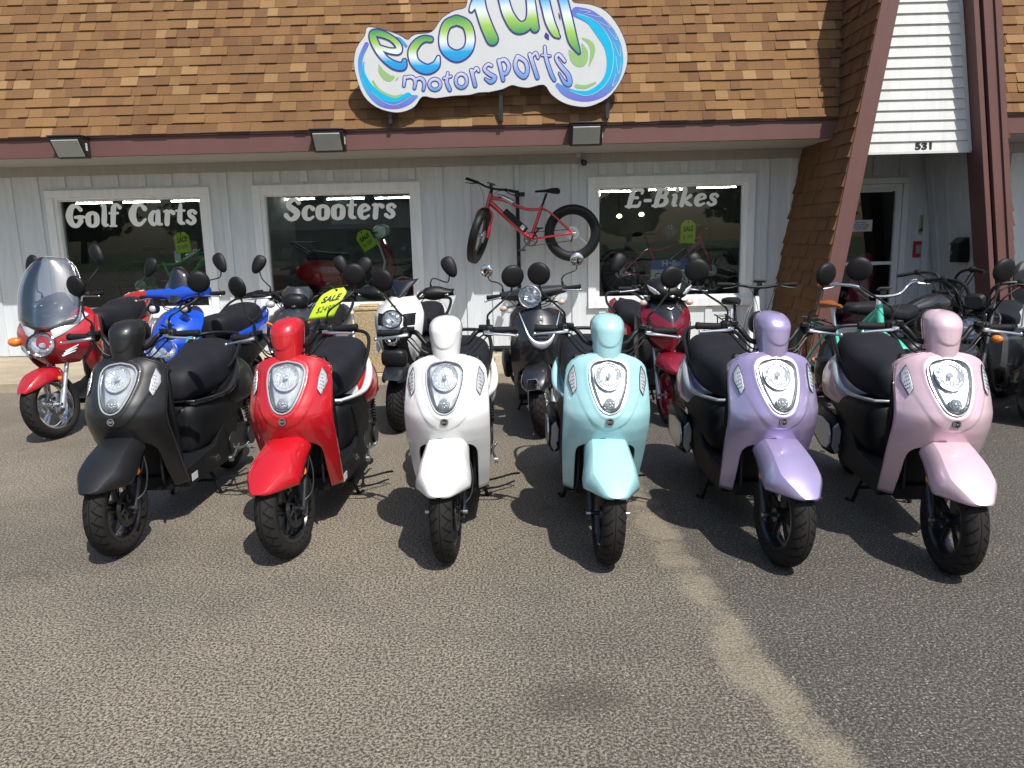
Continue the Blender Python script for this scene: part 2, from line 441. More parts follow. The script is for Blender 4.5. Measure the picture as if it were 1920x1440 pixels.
def sweep_fender(name,root,cl,secw,drop,mat_,crease=.62,n=15,solid=.004,ns=30,fa=24):
    """painted mudguard: cl centreline (y,z); secw/drop tables over t in 0..1"""
    C=crom(cl,8); N=len(C); P=[]
    for i in range(N):
        t=i/(N-1); a=C[max(0,i-1)]; b=C[min(N-1,i+1)]; ty,tz=b[0]-a[0],b[1]-a[1]; L=math.hypot(ty,tz) or 1
        ny,nz=-tz/L,ty/L
        if nz<0: ny,nz=-ny,-nz
        w=interp(secw,t); d=interp(drop,t); row=[]
        for k in range(-n,n+1):
            u=k/n; au=abs(u)
            h=d*(.12*(au/crease)**2 if au<crease else .12+.88*((au-crease)/(1-crease))**1.15)
            x=w*(au/crease*.72 if au<crease else .72+.28*math.sin((au-crease)/(1-crease)*PI/2))
            row.append((math.copysign(x,u) if u else 0,C[i][0]-ny*h,C[i][1]-nz*h))
        P.append(row)
    q=MB(); q.grid(P,0); return q.build(name,mat_,root,angle=fa,solid=solid)
def make_wheel(root,name,loc,Rt=.235,tw=.052,rr=.152,spokes=5,rim='rimblk',ty='tyre',disc=1,rimr=None,rimedge=None):
    o=MB(); 
    pr=[]
    for i in range(13):
        a=-PI/2*1.12+PI*1.12*i/12
        pr.append((Rt-tw*.9+tw*.9*math.cos(a)*1.0,tw*math.sin(a)))
    pr=[(rr+.004,-tw*.72)]+pr+[(rr+.004,tw*.72)]
    o.lathe(pr,(0,0,0),'x',64,0,closed=False); 
    wh=o.build(name,[M[ty]],root,loc=loc,angle=60)
    q=MB(); w=tw*.66
    q.lathe([(rr+.006,-w),(rr+.008,-w-.006),(rr-.006,-w-.006),(rr-.014,-w+.006),(rr-.02,0),(rr-.014,w-.006),(rr-.006,w+.006),(rr+.008,w+.006),(rr+.006,w)],(0,0,0),'x',56,1 if rimedge else 0,closed=True)
    q.lathe([(.0,-.04),(.030,-.04),(.036,-.02),(.036,.02),(.030,.04),(0,.04)],(0,0,0),'x',24,0,closed=False)
    for k in range(spokes):
        a=2*PI*k/spokes+.3
        for da in(-.13,.13):
            p0=(0,.03*math.cos(a),.03*math.sin(a)); p1=(0,(rr-.012)*math.cos(a+da),(rr-.012)*math.sin(a+da))
            q.tube([p0,p1],[.014,.010],6,0,flat=1.3)
    q.build('rim',[M[rim],M[rimedge or rim]],wh,angle=35)
    if disc:
        for sg in ((1,) if disc==1 else (-1,1)):
            q=MB(); x=sg*.052
            q.lathe([(.062,x-.002),(.092,x-.002),(.092,x+.002),(.062,x+.002)],(0,0,0),'x',40,0)
            q.lathe([(.0,x-.003),(.03,x-.003),(.03,x+.003),(0,x+.003)],(0,0,0),'x',20,0,closed=False)
            for k in range(6):
                a=2*PI*k/6; q.tube([(x,.028*math.cos(a),.028*math.sin(a)),(x,.066*math.cos(a+.3),.066*math.sin(a+.3))],.005,6)
            q.build('brake_disc',M['alu'] if rimedge else M['dkmetal'],wh)
    return wh
def make_fork(root,rake,top=.62,xs=.078,r=.0145,axz=.235,mat_='dkmetal',low=None,lowmat=None):
    q=MB(); dy=math.tan(rake)
    for sg in(-1,1):
        q.tube([(sg*xs,.015,axz-.035),(sg*xs,.03+dy*.12,axz+.12)],[r*1.0,r],12,1)
        q.tube([(sg*xs,.03+dy*.12,axz+.12),(sg*xs,.03+dy*(top-axz),top)],r*.78,12,0)
        q.cyl((sg*xs*1.02,.0,axz),(sg*(xs+.022),0,axz),.010,n=10,mat=2)
    q.cyl((-xs,0,axz),(xs,0,axz),.010,n=10,mat=1)
    q.tube([(-xs,.03+dy*(top-axz-.03),top-.03),(xs,.03+dy*(top-axz-.03),top-.03)],.02,8,0)
    return q.build('fork',[M[mat_],M[lowmat or mat_],M['alu']],root)
def make_bars(root,steered,zg=1.045,yg=.345,xin=.05,xbox=.205,xend=.336,rise=None,mirror=True,mx=.330,mz=1.30,my=.45,mr=.058,levers=True,mshape='round',my0=None,mat_m='mirrorback',grip='rubber'):
    """handlebar with grips, brake levers and mirrors as parts"""
    q=MB()
    for sg in(-1,1):
        q.tube([(sg*xin,yg-.03,zg-.07),(sg*(xin+.05),yg-.035,zg-.055),(sg*(xin+.09),yg-.02,zg-.01),(sg*(xbox-.03),yg,zg+.003),(sg*xend*.98,yg+.01,zg)],.0125,10,0,sm=5)
        # cables looping to the box
        q.tube([(sg*xin,yg-.06,zg-.10),(sg*(xin+.06),yg-.075,zg-.085),(sg*(xin+.11),yg-.06,zg-.03),(sg*(xbox-.01),yg-.03,zg-.012)],.0042,6,0,sm=5)
        q.tube([(sg*xin,yg-.05,zg-.12),(sg*(xin+.07),yg-.06,zg-.105),(sg*(xin+.125),yg-.04,zg-.05),(sg*(xbox),yg-.02,zg-.02)],.0038,6,0,sm=5)
    steered.append(q.build('handlebar',M['blk'],root))
    for sg in(-1,1):
        q=MB(); q.ell((sg*xbox,yg-.002,zg),(.030,.030,.030),16,10,0,e=3); q.ell((sg*(xbox+.004),yg-.024,zg+.012),(.013,.014,.012),10,8,0,e=3)
        q.box((sg*(xbox-.028),yg-.018,zg+.02),(.035,.03,.022),0)
        steered.append(q.build('switch_box',M['blk'],root,bevel=.004))
        q=MB(); n=9; pr=[]
        for i in range(n+1):
            x=xbox+.028+(xend-xbox-.028)*i/n; pr+= [(x,.0158),(x+.004,.0172)] if i<n else [(x,.0158)]
        q.tube([(sg*x,yg+.01*(x-xbox)/(xend-xbox),zg) for x,_ in pr],[r for _,r in pr],12,0)
        q.tube([(sg*xend,yg+.01,zg),(sg*(xend+.012),yg+.011,zg)],[.019,.017],12,0)
        steered.append(q.build('grip',M[grip],root))
        if levers:
            q=MB(); q.tube([(sg*(xbox-.012),yg-.045,zg-.006),(sg*(xbox+.03),yg-.062,zg-.010),(sg*(xbox+.09),yg-.058,zg-.016),(sg*(xend+.005),yg-.052,zg-.022)],[.009,.0075,.0062,.006],8,0,sm=4)
            q.ell((sg*(xend+.012),yg-.052,zg-.022),(.0095,.0095,.0095),10,8)
            q.box((sg*(xbox-.006),yg-.035,zg-.004),(.028,.03,.016),0)
            steered.append(q.build('brake_lever',M['alu'],root))
        if mirror:
            q=MB(); bx=sg*(xbox+.0)
            q.cyl((bx,yg-.004,zg+.02),(bx,yg-.004,zg+.055),.0095,n=8)
            q.tube([(bx,yg-.004,zg+.05),(bx,yg-.004,zg+.075),(sg*(xbox+.03),yg-.006,zg+.105),(sg*(mx-.022),my-.0,mz-mr*1.55),(sg*(mx-.006),my+.004,mz-mr*.85)],[.0052]*5,8,0,sm=5)
            st=q.build('mirror_stem',M['blk'],root); steered.append(st)
            q=MB()
            if mshape=='round':
                ry=rad(14)*sg; rt=Matrix.Rotation(rad(10),3,'X')@Matrix.Rotation(ry,3,'Z')
                pr=[(0,-.014),(.022,-.0132),(.04,-.0102),(.052,-.005),(.0575,.003),(.0575,.008),(.053,.009),(.0,.009)]
                q.M=Matrix.Translation((sg*mx,my,mz))@rt.to_4x4()
                q.lathe([(r*mr/.058,h) for r,h in pr],(0,0,0),'y',36,0,closed=False)
            else:
                rt=Matrix.Rotation(rad(-8),3,'X')@Matrix.Rotation(sg*rad(-28),3,'Y')
                q.M=Matrix.Translation((sg*mx,my,mz))@rt.to_4x4()
                rows=[]
                for k in range(11):
                    a=PI*k/10; z=-mr*1.15*math.cos(a)*(1); w=mr*.72*math.sin(a)**.8*(1+.35*(z/mr)*.6)
                    rows.append([(w*math.cos(b),.028*math.sin(a)*math.sin(b) if math.sin(b)<0 else .008*math.sin(b),z) for b in [2*PI*j/16 for j in range(16)]])
                q.grid(rows,0,closeu=True)
            q.build('mirror',[M[mat_m]],st,angle=50)
            q=MB()
            if mshape=='round':
                q.M=Matrix.Translation((sg*mx,my,mz))@rt.to_4x4(); q.lathe([(0,.0098),(.052*mr/.058,.0098)],(0,0,0),'y',30,0,closed=False)
                q.build('mirror_glass',M['chrome'],st)
def helmet(name,root,steered):
    """headset cowl above the shield"""
    Z=[(.915,.064,.088,.318),(.945,.066,.088,.318),(.975,.0695,.089,.320),(1.005,.0735,.091,.324),(1.035,.077,.093,.329),(1.06,.0795,.094,.333),(1.083,.078,.090,.341),(1.103,.069,.078,.350),(1.118,.052,.060,.357),(1.126,.028,.035,.362),(1.129,.002,.003,.364)]
    q=MB(); P=[]; N=56; zs=[.915+.214*i/54 for i in range(55)]
    def tb(j): return [(a[0],a[j]) for a in Z]
    for z in zs:
        w=interp(tb(1),z); d=interp(tb(2),z); yc=interp(tb(3),z)-.035; row=[]
        for k in range(N):
            a=2*PI*k/N; ca,sa=math.cos(a),math.sin(a); p=2/2.25
            x=w*math.copysign(abs(ca)**p,ca); y=d*math.copysign(abs(sa)**p,sa)
            if sa<0:
                # raised oval visor on the front
                e=(abs(x)/.064)**2.6+(abs(z-1.070)/.052)**2.6 if z>1.070 else (abs(x)/.064)**2.2+((1.070-z)/.092)**2.2
                b=.005*sstep(1.04,.95,e**.44); y-=b
            row.append((x,yc+y,z))
        P.append(row)
    q.grid(P,0,closeu=True); q.add(P[0],[tuple(range(N))],0); o=q.build(name,P0,root,angle=60); steered.append(o)
    # the joint between the front and rear halves of the cowl
    zz=[.93+.19*i/16 for i in range(17)]
    L=[(interp(tb(1),z)*.995+.0006,interp(tb(3),z)-.035+.012,z) for z in zz]
    q=MB(); q.tube([(-x,y,z) for x,y,z in L]+[(0,.338,1.1292)]+L[::-1],.0013,5); steered.append(q.build('cowl_joint',M['blk'],root))
    # dark instrument pod behind
    q=MB(); q.ell((0,.375,1.06),(.075,.06,.055),20,12,0,e=2.6); q.ell((0,.415,1.09),(.055,.03,.03),16,10,1)
    steered.append(q.build('instrument_pod',[M['blk'],M['blkg']],root))
    q=MB(); q.cyl((0,.30,.90),(0,.33,1.0),.045,n=16)
    q.ell((0,.34,.93),(.06,.06,.04),16,8)
    steered.append(q.build('steering_neck',M['blk'],root))
def make_scooter():
    root=thing('retro_scooter',(0,0,0)); st=[]
    make_shield(root); make_headlight(root); make_signals(root); make_badge(root)
    helmet('headset_cowl',root,st)
    make_bars(root,st)
    st.append(sweep_fender('front_fender',root,[(.130,.582),(.05,.560),(-.045,.520),(-.13,.467),(-.188,.422),(-.230,.385)],
        [(0,.106),(.25,.115),(.50,.1285),(.57,.1285),(.65,.115),(.78,.085),(.90,.058),(.965,.037),(1,.012)],[(0,.09),(.3,.110),(.56,.118),(.66,.098),(.8,.062),(.92,.030),(1,.012)],P0))
    st.append(make_wheel(root,'front_wheel',(0,0,.235)))
    st.append(make_fork(root,rad(24)))
    q=MB(); q.box((.055,.055,.30),(.03,.05,.07)); q.ell((.06,.06,.31),(.022,.035,.04),12,8,e=3)
    q.tube([(.07,.07,.34),(.10,.10,.42),(.09,.13,.52),(.06,.13,.62)],.0045,6,sm=4)
    q.tube([(.08,.03,.26),(.115,.07,.30),(.12,.10,.40),(.09,.12,.52)],.004,6,sm=4)
    st.append(q.build('brake_caliper',M['dkmetal'],root))
    for sg in(-1,1):
        q=MB(); q.lathe([(0,-.006),(.014,-.006),(.017,0),(.017,.006),(0,.006)],(0,0,0),'y',18,0,closed=False)
        o=q.build('fork_reflector',M['amber'],root,loc=(sg*.094,.055,.405)); o.scale=(.9,1,1.25); o.rotation_euler=(0,0,sg*rad(35)); st.append(o)
    # inner side of the shield and the footwell
    q=MB(); P=[]
    for i in range(13):
        z=.30+.625*i/12; w=sh_w(min(z,.90))-.008; y=interp([(.27,.42),(.5,.38),(.7,.34),(.93,.36)],z)
        P.append([(w*.97*u,y-.03*abs(u)**4 ,z) for u in [-1+2*k/12 for k in range(13)]])
    q.grid(P,0)
    q.build('inner_shield',M['grain'],root,solid=.02)
    # wheel well behind the front wheel
    q=MB(); P=[]
    for i in range(10):
        z=.27+.33*i/9
        P.append([(.128*u,(.36-.03*i/9) if abs(u)<.9 else .25,z) for u in(-1,-.92,-.8,-.4,0,.4,.8,.92,1)])
    q.grid(P,0); q.build('wheel_well',M['blk'],root,solid=.004)
    q=MB()
    q.bx(-.128,.128,.33,.45,.212,.285); q.prism([(.42,.265),(.425,.215),(.45,.19),(1.02,.175),(1.15,.25),(1.25,.40),(1.25,.45),(1.0,.43),(.85,.325),(.43,.300),(.42,.29)],-.168,.168,0)
    q.build('floorboard',M['grain'],root,bevel=.012)
    q=MB()
    for k in range(5): q.bx(-.12,.12,.40+.07*k,.43+.07*k,.3005,.307,0)
    q.build('foot_mat',M['rubber'],root,bevel=.003)
    q=MB(); q.loft([(.70,0,.56,.30,.085,3.5),(.735,0,.60,.295,.125,4),(.80,0,.61,.30,.150,4),(.95,0,.61,.33,.168,4),(1.1,0,.60,.38,.180,3.5),(1.3,0,.58,.43,.184,3),(1.5,0,.56,.47,.15,3),(1.62,0,.55,.50,.09,3)],36)
    q.build('body_panel',M['grain'],root,angle=60)
    q=MB(); q.loft([(.715,0,.585,.31,.075,5),(.70,0,.575,.32,.068,5),(.696,0,.56,.33,.06,5)],28)
    q.build('glovebox_door',M['blk'],root)
    # tail cowl with its pale trim
    q=MB(); q.ell((0,1.335,.575),(.205,.385,.215),48,28,0,e=2.25,zmin=.505); q.build('tail_cowl',P0,root,angle=50)
    q=MB(); q.ell((0,1.315,.572),(.184,.425,.196),48,28,0,e=2.24,zmin=.515); 
    q.tube([(-.12,.73,.612),(-.158,.85,.607),(-.176,1.0,.60)],[.009,.011,.016],8,sm=4); q.tube([(.12,.73,.612),(.158,.85,.607),(.176,1.0,.60)],[.009,.011,.016],8,sm=4)
    q.tube([(-.12,.73,.612),(-.06,.712,.614),(.06,.712,.614),(.12,.73,.612)],.009,8,sm=4)
    for sg in(-1,1): q.tube([(sg*.170,.98,.603),(sg*.184,1.04,.606),(sg*.196,1.10,.632),(sg*.199,1.16,.672),(sg*.192,1.22,.715),(sg*.172,1.28,.757),(sg*.14,1.33,.785)],[.012,.018,.024,.024,.021,.016,.010],10,sm=4)
    q.build('trim_band',P1,root,angle=50)
    q=MB(); q.loft([(.69,0,.72,.64,.05,2.6),(.705,0,.765,.615,.085,2.8),(.75,0,.805,.605,.115,3),(.85,0,.825,.60,.140,3),(1.0,0,.835,.60,.160,3.1),(1.12,0,.855,.605,.168,3.1),(1.22,0,.893,.62,.170,3),(1.32,0,.905,.65,.166,2.8),(1.40,0,.885,.69,.145,2.5),(1.45,0,.85,.74,.10,2.3),(1.47,0,.81,.77,.05,2)],44)
    se=q.build('seat',M['seat'],root,angle=70)
    q=MB(); q.tube([(-.145,1.10,.72),(-.172,1.2,.76),(-.176,1.33,.84),(-.150,1.44,.895),(-.08,1.505,.915),(.08,1.505,.915),(.150,1.44,.895),(.176,1.33,.84),(.172,1.2,.76),(.145,1.10,.72)],.0115,10,sm=6)
    q.build('grab_rail',M['blk'],root)
    q=MB(); q.ell((0,1.70,.56),(.07,.03,.045),16,10,e=3); q.build('tail_lamp',M['redlens'],root)
    for sg in(-1,1):
        q=MB(); q.ell((sg*.15,1.66,.50),(.016,.02,.022),12,8); q.build('rear_reflector',M['redlens'],root)
    # engine, belt case, muffler, stand
    q=MB(); q.prism([(.95,.22),(1.15,.16),(1.5,.17),(1.58,.24),(1.5,.31),(1.2,.36),(1.0,.34)],.075,.15,0)
    q.lathe([(.0,.15),(.06,.15),(.07,.162),(.07,.17),(0,.17)],(0,1.46,.235),'x',24,0,closed=False)
    q.lathe([(.0,.15),(.065,.15),(.075,.162),(.07,.172),(0,.172)],(0,1.12,.26),'x',24,0,closed=False)
    for k in range(8): q.bx(-.07,.07,.93+.016*k,.938+.016*k,.24,.36,1)
    q.tube([(.165,1.1,.26),(.18,1.14,.22),(.185,1.28,.20),(.20,1.30,.22)],.008,8,1,sm=3)
    q.build('engine',[M['dkmetal'],M['alu']],root,bevel=.006)
    q=MB(); q.tube([(.17,1.42,.32),(.165,1.36,.58)],.012,8); 
    for k in range(9): q.lathe([(.018,-.004),(.024,0),(.018,.004)],(.168,1.41-.0055*k,.36+.02*k),'z',16,0)
    q.build('shock_absorber',M['dkmetal'],root)
    q=MB()
    q.loft([(1.12,-.188,.38,.25,.026,2.6),(1.16,-.192,.42,.20,.040,3),(1.30,-.196,.43,.19,.044,3),(1.50,-.196,.44,.22,.042,3),(1.56,-.196,.41,.25,.030,3)],24)
    q.tube([(-.06,.95,.2),(-.12,1.02,.19),(-.17,1.10,.26),(-.19,1.16,.31)],.015,8,sm=4)
    mu=q.build('muffler',M['blk'],root)
    q=MB(); q.M=Matrix.Translation((-.234,1.22,.315)); q.prism([(-.13,-.03),(-.09,-.07),(.02,-.085),(.2,-.05),(.22,.06),(.05,.085),(-.08,.075),(-.13,.02)],-.009,.004,0); 
    q.M=None; q.prism([(-.218,.37),(-.19,.40),(-.172,.35),(-.177,.245),(-.198,.215),(-.222,.265)],1.102,1.122,0,axis='y')
    q.build('heat_shield',M['silver'],mu,bevel=.003)
    make_wheel(root,'rear_wheel',(0,1.46,.235),disc=0)
    q=MB()
    for sg in(-1,1):
        q.tube([(sg*.07,.86,.2),(sg*.12,.88,.12),(sg*.15,.90,.008),(sg*.17,.94,.006)],.011,8,sm=3)
    q.tube([(-.13,.885,.09),(.13,.885,.09)],.010,8)
    q.tube([(.10,.885,.09),(.2,1.0,.075),(.29,1.05,.085),(.34,1.02,.10)],.007,8,sm=4)
    q.tube([(.14,.89,.05),(.22,.98,.03),(.31,1.04,.045)],.006,8,sm=4)
    q.build('centre_stand',M['blk'],root)
    q=MB(); q.tube([(.17,1.20,.23),(.19,1.06,.205),(.205,.98,.20)],.008,8,sm=3); q.lathe([(.010,-.01),(.019,-.01),(.019,.01),(.010,.01)],(.205,.97,.20),'x',16,0)
    q.build('kick_lever',M['alu'],root)
    q=MB(); q.box((.1695,.52,.232),(.002,.075,.04)); q.build('warning_sticker',M['sticker'],root)
    STEER.update(o.name for o in st)
    return root
def steer(root,ang,axp=(0,.02,.235),axd=(0,.42,.907)):
    d=Vector(axd).normalized(); p=Vector(axp)
    A=Matrix.Translation(p)@Matrix.Rotation(ang,4,d)@Matrix.Translation(-p)
    for o in kids(root):
        if o.name in STEER: o.matrix_basis=A@o.matrix_basis
# ---------------------------------------------------------------- brush lettering: each glyph is a set of thick strokes
GL={ # (points with x,y,width) unit cap height ~1, lower-case height ~.68 ; adv
'G':(1.02,[[(.80,.76,.20),(.60,.91,.17),(.36,.86,.26),(.22,.5,.34),(.36,.16,.27),(.62,.09,.20),(.80,.28,.24)],[(.52,.44,.13),(.76,.44,.20),(.98,.44,.13)]]),
'C':(.98,[[(.84,.74,.24),(.62,.91,.16),(.36,.84,.26),(.21,.5,.36),(.36,.15,.27),(.62,.09,.18),(.86,.28,.13)]]),
'S':(.84,[[(.70,.78,.22),(.52,.91,.17),(.28,.84,.24),(.24,.64,.26),(.44,.50,.30),(.64,.34,.30),(.54,.13,.24),(.30,.08,.18),(.12,.24,.24)]]),
'E':(.90,[[(.30,.90,.24),(.26,.5,.28),(.24,.08,.24)],[(.14,.92,.13),(.45,.92,.15),(.74,.90,.18),(.76,.74,.14)],[(.30,.52,.14),(.58,.52,.16)],[(.08,.08,.13),(.42,.08,.15),(.70,.10,.18),(.76,.28,.14)]]),
'B':(.92,[[(.30,.90,.24),(.26,.5,.28),(.24,.08,.24)],[(.12,.92,.13),(.44,.92,.14),(.64,.82,.22),(.58,.60,.20),(.36,.53,.12)],[(.36,.53,.12),(.62,.48,.20),(.72,.28,.26),(.56,.10,.19),(.08,.08,.13)]]),
'-':(.46,[[(.10,.36,.17),(.36,.36,.17)]]),
'o':(.74,[[(.37,.63,.14),(.18,.52,.24),(.155,.33,.27),(.20,.14,.24),(.37,.05,.14),(.55,.14,.24),(.585,.33,.27),(.55,.52,.24),(.37,.63,.14)]]),
'c':(.66,[[(.55,.50,.22),(.38,.61,.13),(.20,.50,.22),(.155,.32,.27),(.22,.12,.22),(.40,.06,.15),(.58,.16,.11)]]),
'e':(.68,[[(.16,.32,.12),(.42,.38,.12),(.56,.47,.17),(.40,.61,.15),(.21,.52,.22),(.155,.32,.27),(.22,.12,.22),(.40,.06,.15),(.58,.16,.11)]]),
'l':(.44,[[(.10,.90,.11),(.22,.93,.20),(.23,.5,.25),(.22,.14,.24),(.38,.08,.13)]]),
'f':(.56,[[(.56,.82,.20),(.42,.94,.14),(.27,.84,.24),(.23,.5,.25),(.22,.10,.23)],[(.06,.58,.12),(.46,.58,.12)],[(.08,.04,.10),(.38,.04,.10)]]),
'a':(.76,[[(.53,.60,.20),(.52,.3,.25),(.54,.12,.22),(.70,.06,.12)],[(.50,.56,.12),(.30,.60,.15),(.17,.42,.24),(.16,.22,.25),(.30,.06,.17),(.48,.16,.12)]]),
'r':(.62,[[(.08,.60,.11),(.22,.58,.22),(.22,.3,.25),(.21,.08,.24)],[(.22,.44,.12),(.36,.60,.15),(.52,.54,.22)]]),
't':(.52,[[(.27,.86,.16),(.24,.5,.24),(.25,.16,.24),(.44,.08,.13)],[(.06,.62,.11),(.46,.62,.11)]]),
's':(.60,[[(.48,.52,.19),(.36,.61,.14),(.19,.54,.19),(.22,.40,.20),(.38,.30,.22),(.44,.16,.20),(.28,.055,.15),(.10,.16,.19)]]),
'k':(.76,[[(.10,.90,.11),(.22,.92,.20),(.22,.5,.25),(.21,.08,.24)],[(.56,.56,.19),(.34,.32,.15),(.50,.16,.22),(.70,.07,.13)]]),
'i':(.42,[[(.08,.60,.11),(.21,.58,.22),(.21,.3,.25),(.22,.12,.22),(.36,.07,.12)],[(.24,.86,.22),(.25,.87,.22)]]),
' ':(.42,[]),
}
def ribbon(mb,pts,y,mat=0,n=6,th=.004,cap=8):
    """flat-fronted brush stroke in the XZ plane at depth y (front) .. y+th; pts (x,z,width)"""
    C=crom(pts,n) if len(pts)>2 else [pts[0],tuple((a+b)/2 for a,b in zip(pts[0],pts[1])),pts[1]]
    L=[];Rr=[];N=len(C)
    for i,(x,z,w) in enumerate(C):
        a=C[max(0,i-1)];b=C[min(N-1,i+1)];dx,dz=b[0]-a[0],b[1]-a[1];l=math.hypot(dx,dz) or 1;nx,nz=-dz/l,dx/l
        L.append((x+nx*w/2,z+nz*w/2));Rr.append((x-nx*w/2,z-nz*w/2))
    for k in range(N-1):
        q=[L[k],L[k+1],Rr[k+1],Rr[k]]; e0=y-.00014*k/N; e1=y-.00014*(k+1)/N
        mb.add([(L[k][0],e0,L[k][1]),(L[k+1][0],e1,L[k+1][1]),(Rr[k+1][0],e1,Rr[k+1][1]),(Rr[k][0],e0,Rr[k][1])],[(0,1,2,3)],mat)
    for c,yo in ((C[0],-.00004),(C[-1],.00019)):
        m=14; mb.add([(c[0]+c[2]/2*math.cos(2*PI*k/m),y-yo,c[1]+c[2]/2*math.sin(2*PI*k/m)) for k in range(m)],[tuple(range(m))],mat)
def textmesh(mb,s,x,z,h,y,shear=.12,mat=0,width=None,weight=1.0):
    tot=sum(GL[c][0] for c in s); kx=h if width is None else width/tot
    cx=0; j=0
    for c in s:
        adv,st=GL[c]
        for k,stroke in enumerate(st):
            j+=1
            ribbon(mb,[(x+(cx+px)*kx+shear*pz*h,z+pz*h,pw*(kx*.5+h*.5)*weight) for px,pz,pw in stroke],y-.0003*(j%5),mat)
        cx+=adv
def bfont(s,size,mat_,name,parent=None,extrude=.0,loc=(0,0,0),rot=(PI/2,0,0),offset=0,shear=0,align='CENTER',xs=1,label=None):
    cu=bpy.data.curves.new(name,'FONT'); cu.body=s; cu.size=size; cu.extrude=extrude; cu.offset=offset; cu.shear=shear; cu.align_x=align; cu.align_y='CENTER'
    tmp=bpy.data.objects.new('tmp_text',cu); col.objects.link(tmp)
    dg=bpy.context.evaluated_depsgraph_get(); me=bpy.data.meshes.new_from_object(tmp.evaluated_get(dg)); bpy.data.objects.remove(tmp); 
    me.name=name; me.materials.clear(); me.materials.append(mat_)
    for v in me.vertices: v.co.x*=xs
    o=bpy.data.objects.new(name,me); col.objects.link(o); o.location=loc; o.rotation_euler=rot
    if parent is not None: o.parent=parent
    if label: o['label']=label
    return o
# ---------------------------------------------------------------- the shop
YW=9.85
def panel_mat(name,c):
    m,n,p=nt(name); p.inputs['Roughness'].default_value=.6
    tc=n.nodes.new('ShaderNodeTexCoord'); mp=n.nodes.new('ShaderNodeMapping'); mp.inputs['Scale'].default_value=(9,9,1.2); lk(n,tc.outputs['Object'],mp.inputs[0])
    nz=n.nodes.new('ShaderNodeTexNoise'); nz.inputs['Scale'].default_value=1.6; nz.inputs['Detail'].default_value=8; nz.inputs['Roughness'].default_value=.7; lk(n,mp.outputs[0],nz.inputs['Vector'])
    n2=n.nodes.new('ShaderNodeTexNoise'); n2.inputs['Scale'].default_value=.9; n2.inputs['Detail'].default_value=5; lk(n,tc.outputs['Object'],n2.inputs['Vector'])
    mx=n.nodes.new('ShaderNodeMix'); mx.data_type='RGBA'; mr=n.nodes.new('ShaderNodeMapRange'); mr.inputs[1].default_value=.3; mr.inputs[2].default_value=.72; lk(n,nz.outputs['Fac'],mr.inputs[0]); lk(n,mr.outputs[0],mx.inputs[0])
    mx.inputs[6].default_value=tuple(x*.84 for x in c)+(1,); mx.inputs[7].default_value=tuple(x*1.04 for x in c)+(1,)
    m2=n.nodes.new('ShaderNodeMix'); m2.data_type='RGBA'; m2.blend_type='MULTIPLY'; m2.inputs[0].default_value=.35; lk(n,mx.outputs[2],m2.inputs[6]); lk(n,n2.outputs['Color'],m2.inputs[7])
    lk(n,mx.outputs[2],p.inputs['Base Color'])
    mp2=n.nodes.new('ShaderNodeMapping'); mp2.inputs['Scale'].default_value=(60,60,3); lk(n,tc.outputs['Object'],mp2.inputs[0])
    n3=n.nodes.new('ShaderNodeTexNoise'); n3.inputs['Scale'].default_value=2; n3.inputs['Detail'].default_value=5; lk(n,mp2.outputs[0],n3.inputs['Vector'])
    b=n.nodes.new('ShaderNodeBump'); b.inputs['Strength'].default_value=.25; b.inputs['Distance'].default_value=.004; lk(n,n3.outputs['Fac'],b.inputs['Height']); lk(n,b.outputs['Normal'],p.inputs['Normal'])
    return m
M['wall']=panel_mat('grey painted boards',(.64,.68,.71)); M['trim']=panel_mat('white window trim',(.80,.82,.83)); M['vinyl']=panel_mat('white vinyl siding',(.68,.68,.66))
M['soffit']=panel_mat('soffit paint',(.40,.39,.37))
def beam_mat(name,c):
    m,n,p=nt(name); p.inputs['Roughness'].default_value=.6
    tc=n.nodes.new('ShaderNodeTexCoord'); nz=n.nodes.new('ShaderNodeTexNoise'); nz.inputs['Scale'].default_value=2.2; nz.inputs['Detail'].default_value=8; nz.inputs['Roughness'].default_value=.7; lk(n,tc.outputs['Object'],nz.inputs['Vector'])
    vo=n.nodes.new('ShaderNodeTexVoronoi'); vo.inputs['Scale'].default_value=.9; lk(n,tc.outputs['Object'],vo.inputs['Vector'])
    mr=n.nodes.new('ShaderNodeMapRange'); mr.inputs[1].default_value=.02; mr.inputs[2].default_value=.07; lk(n,vo.outputs['Distance'],mr.inputs[0])
    mx=n.nodes.new('ShaderNodeMix'); mx.data_type='RGBA'; lk(n,nz.outputs['Fac'],mx.inputs[0]); mx.inputs[6].default_value=tuple(x*.8 for x in c)+(1,); mx.inputs[7].default_value=tuple(x*1.2 for x in c)+(1,)
    m2=n.nodes.new('ShaderNodeMix'); m2.data_type='RGBA'; lk(n,mr.outputs[0],m2.inputs[0]); m2.inputs[6].default_value=tuple(x*.55 for x in c)+(1,); lk(n,mx.outputs[2],m2.inputs[7]); lk(n,m2.outputs[2],p.inputs['Base Color'])
    return m
M['beam']=beam_mat('brown stained fascia',(.135,.060,.052))
M['beamd']=mat('dark drip edge',(.05,.022,.022),.5)
M['flash']=mat('metal flashing',(.09,.11,.12),.45,.5)
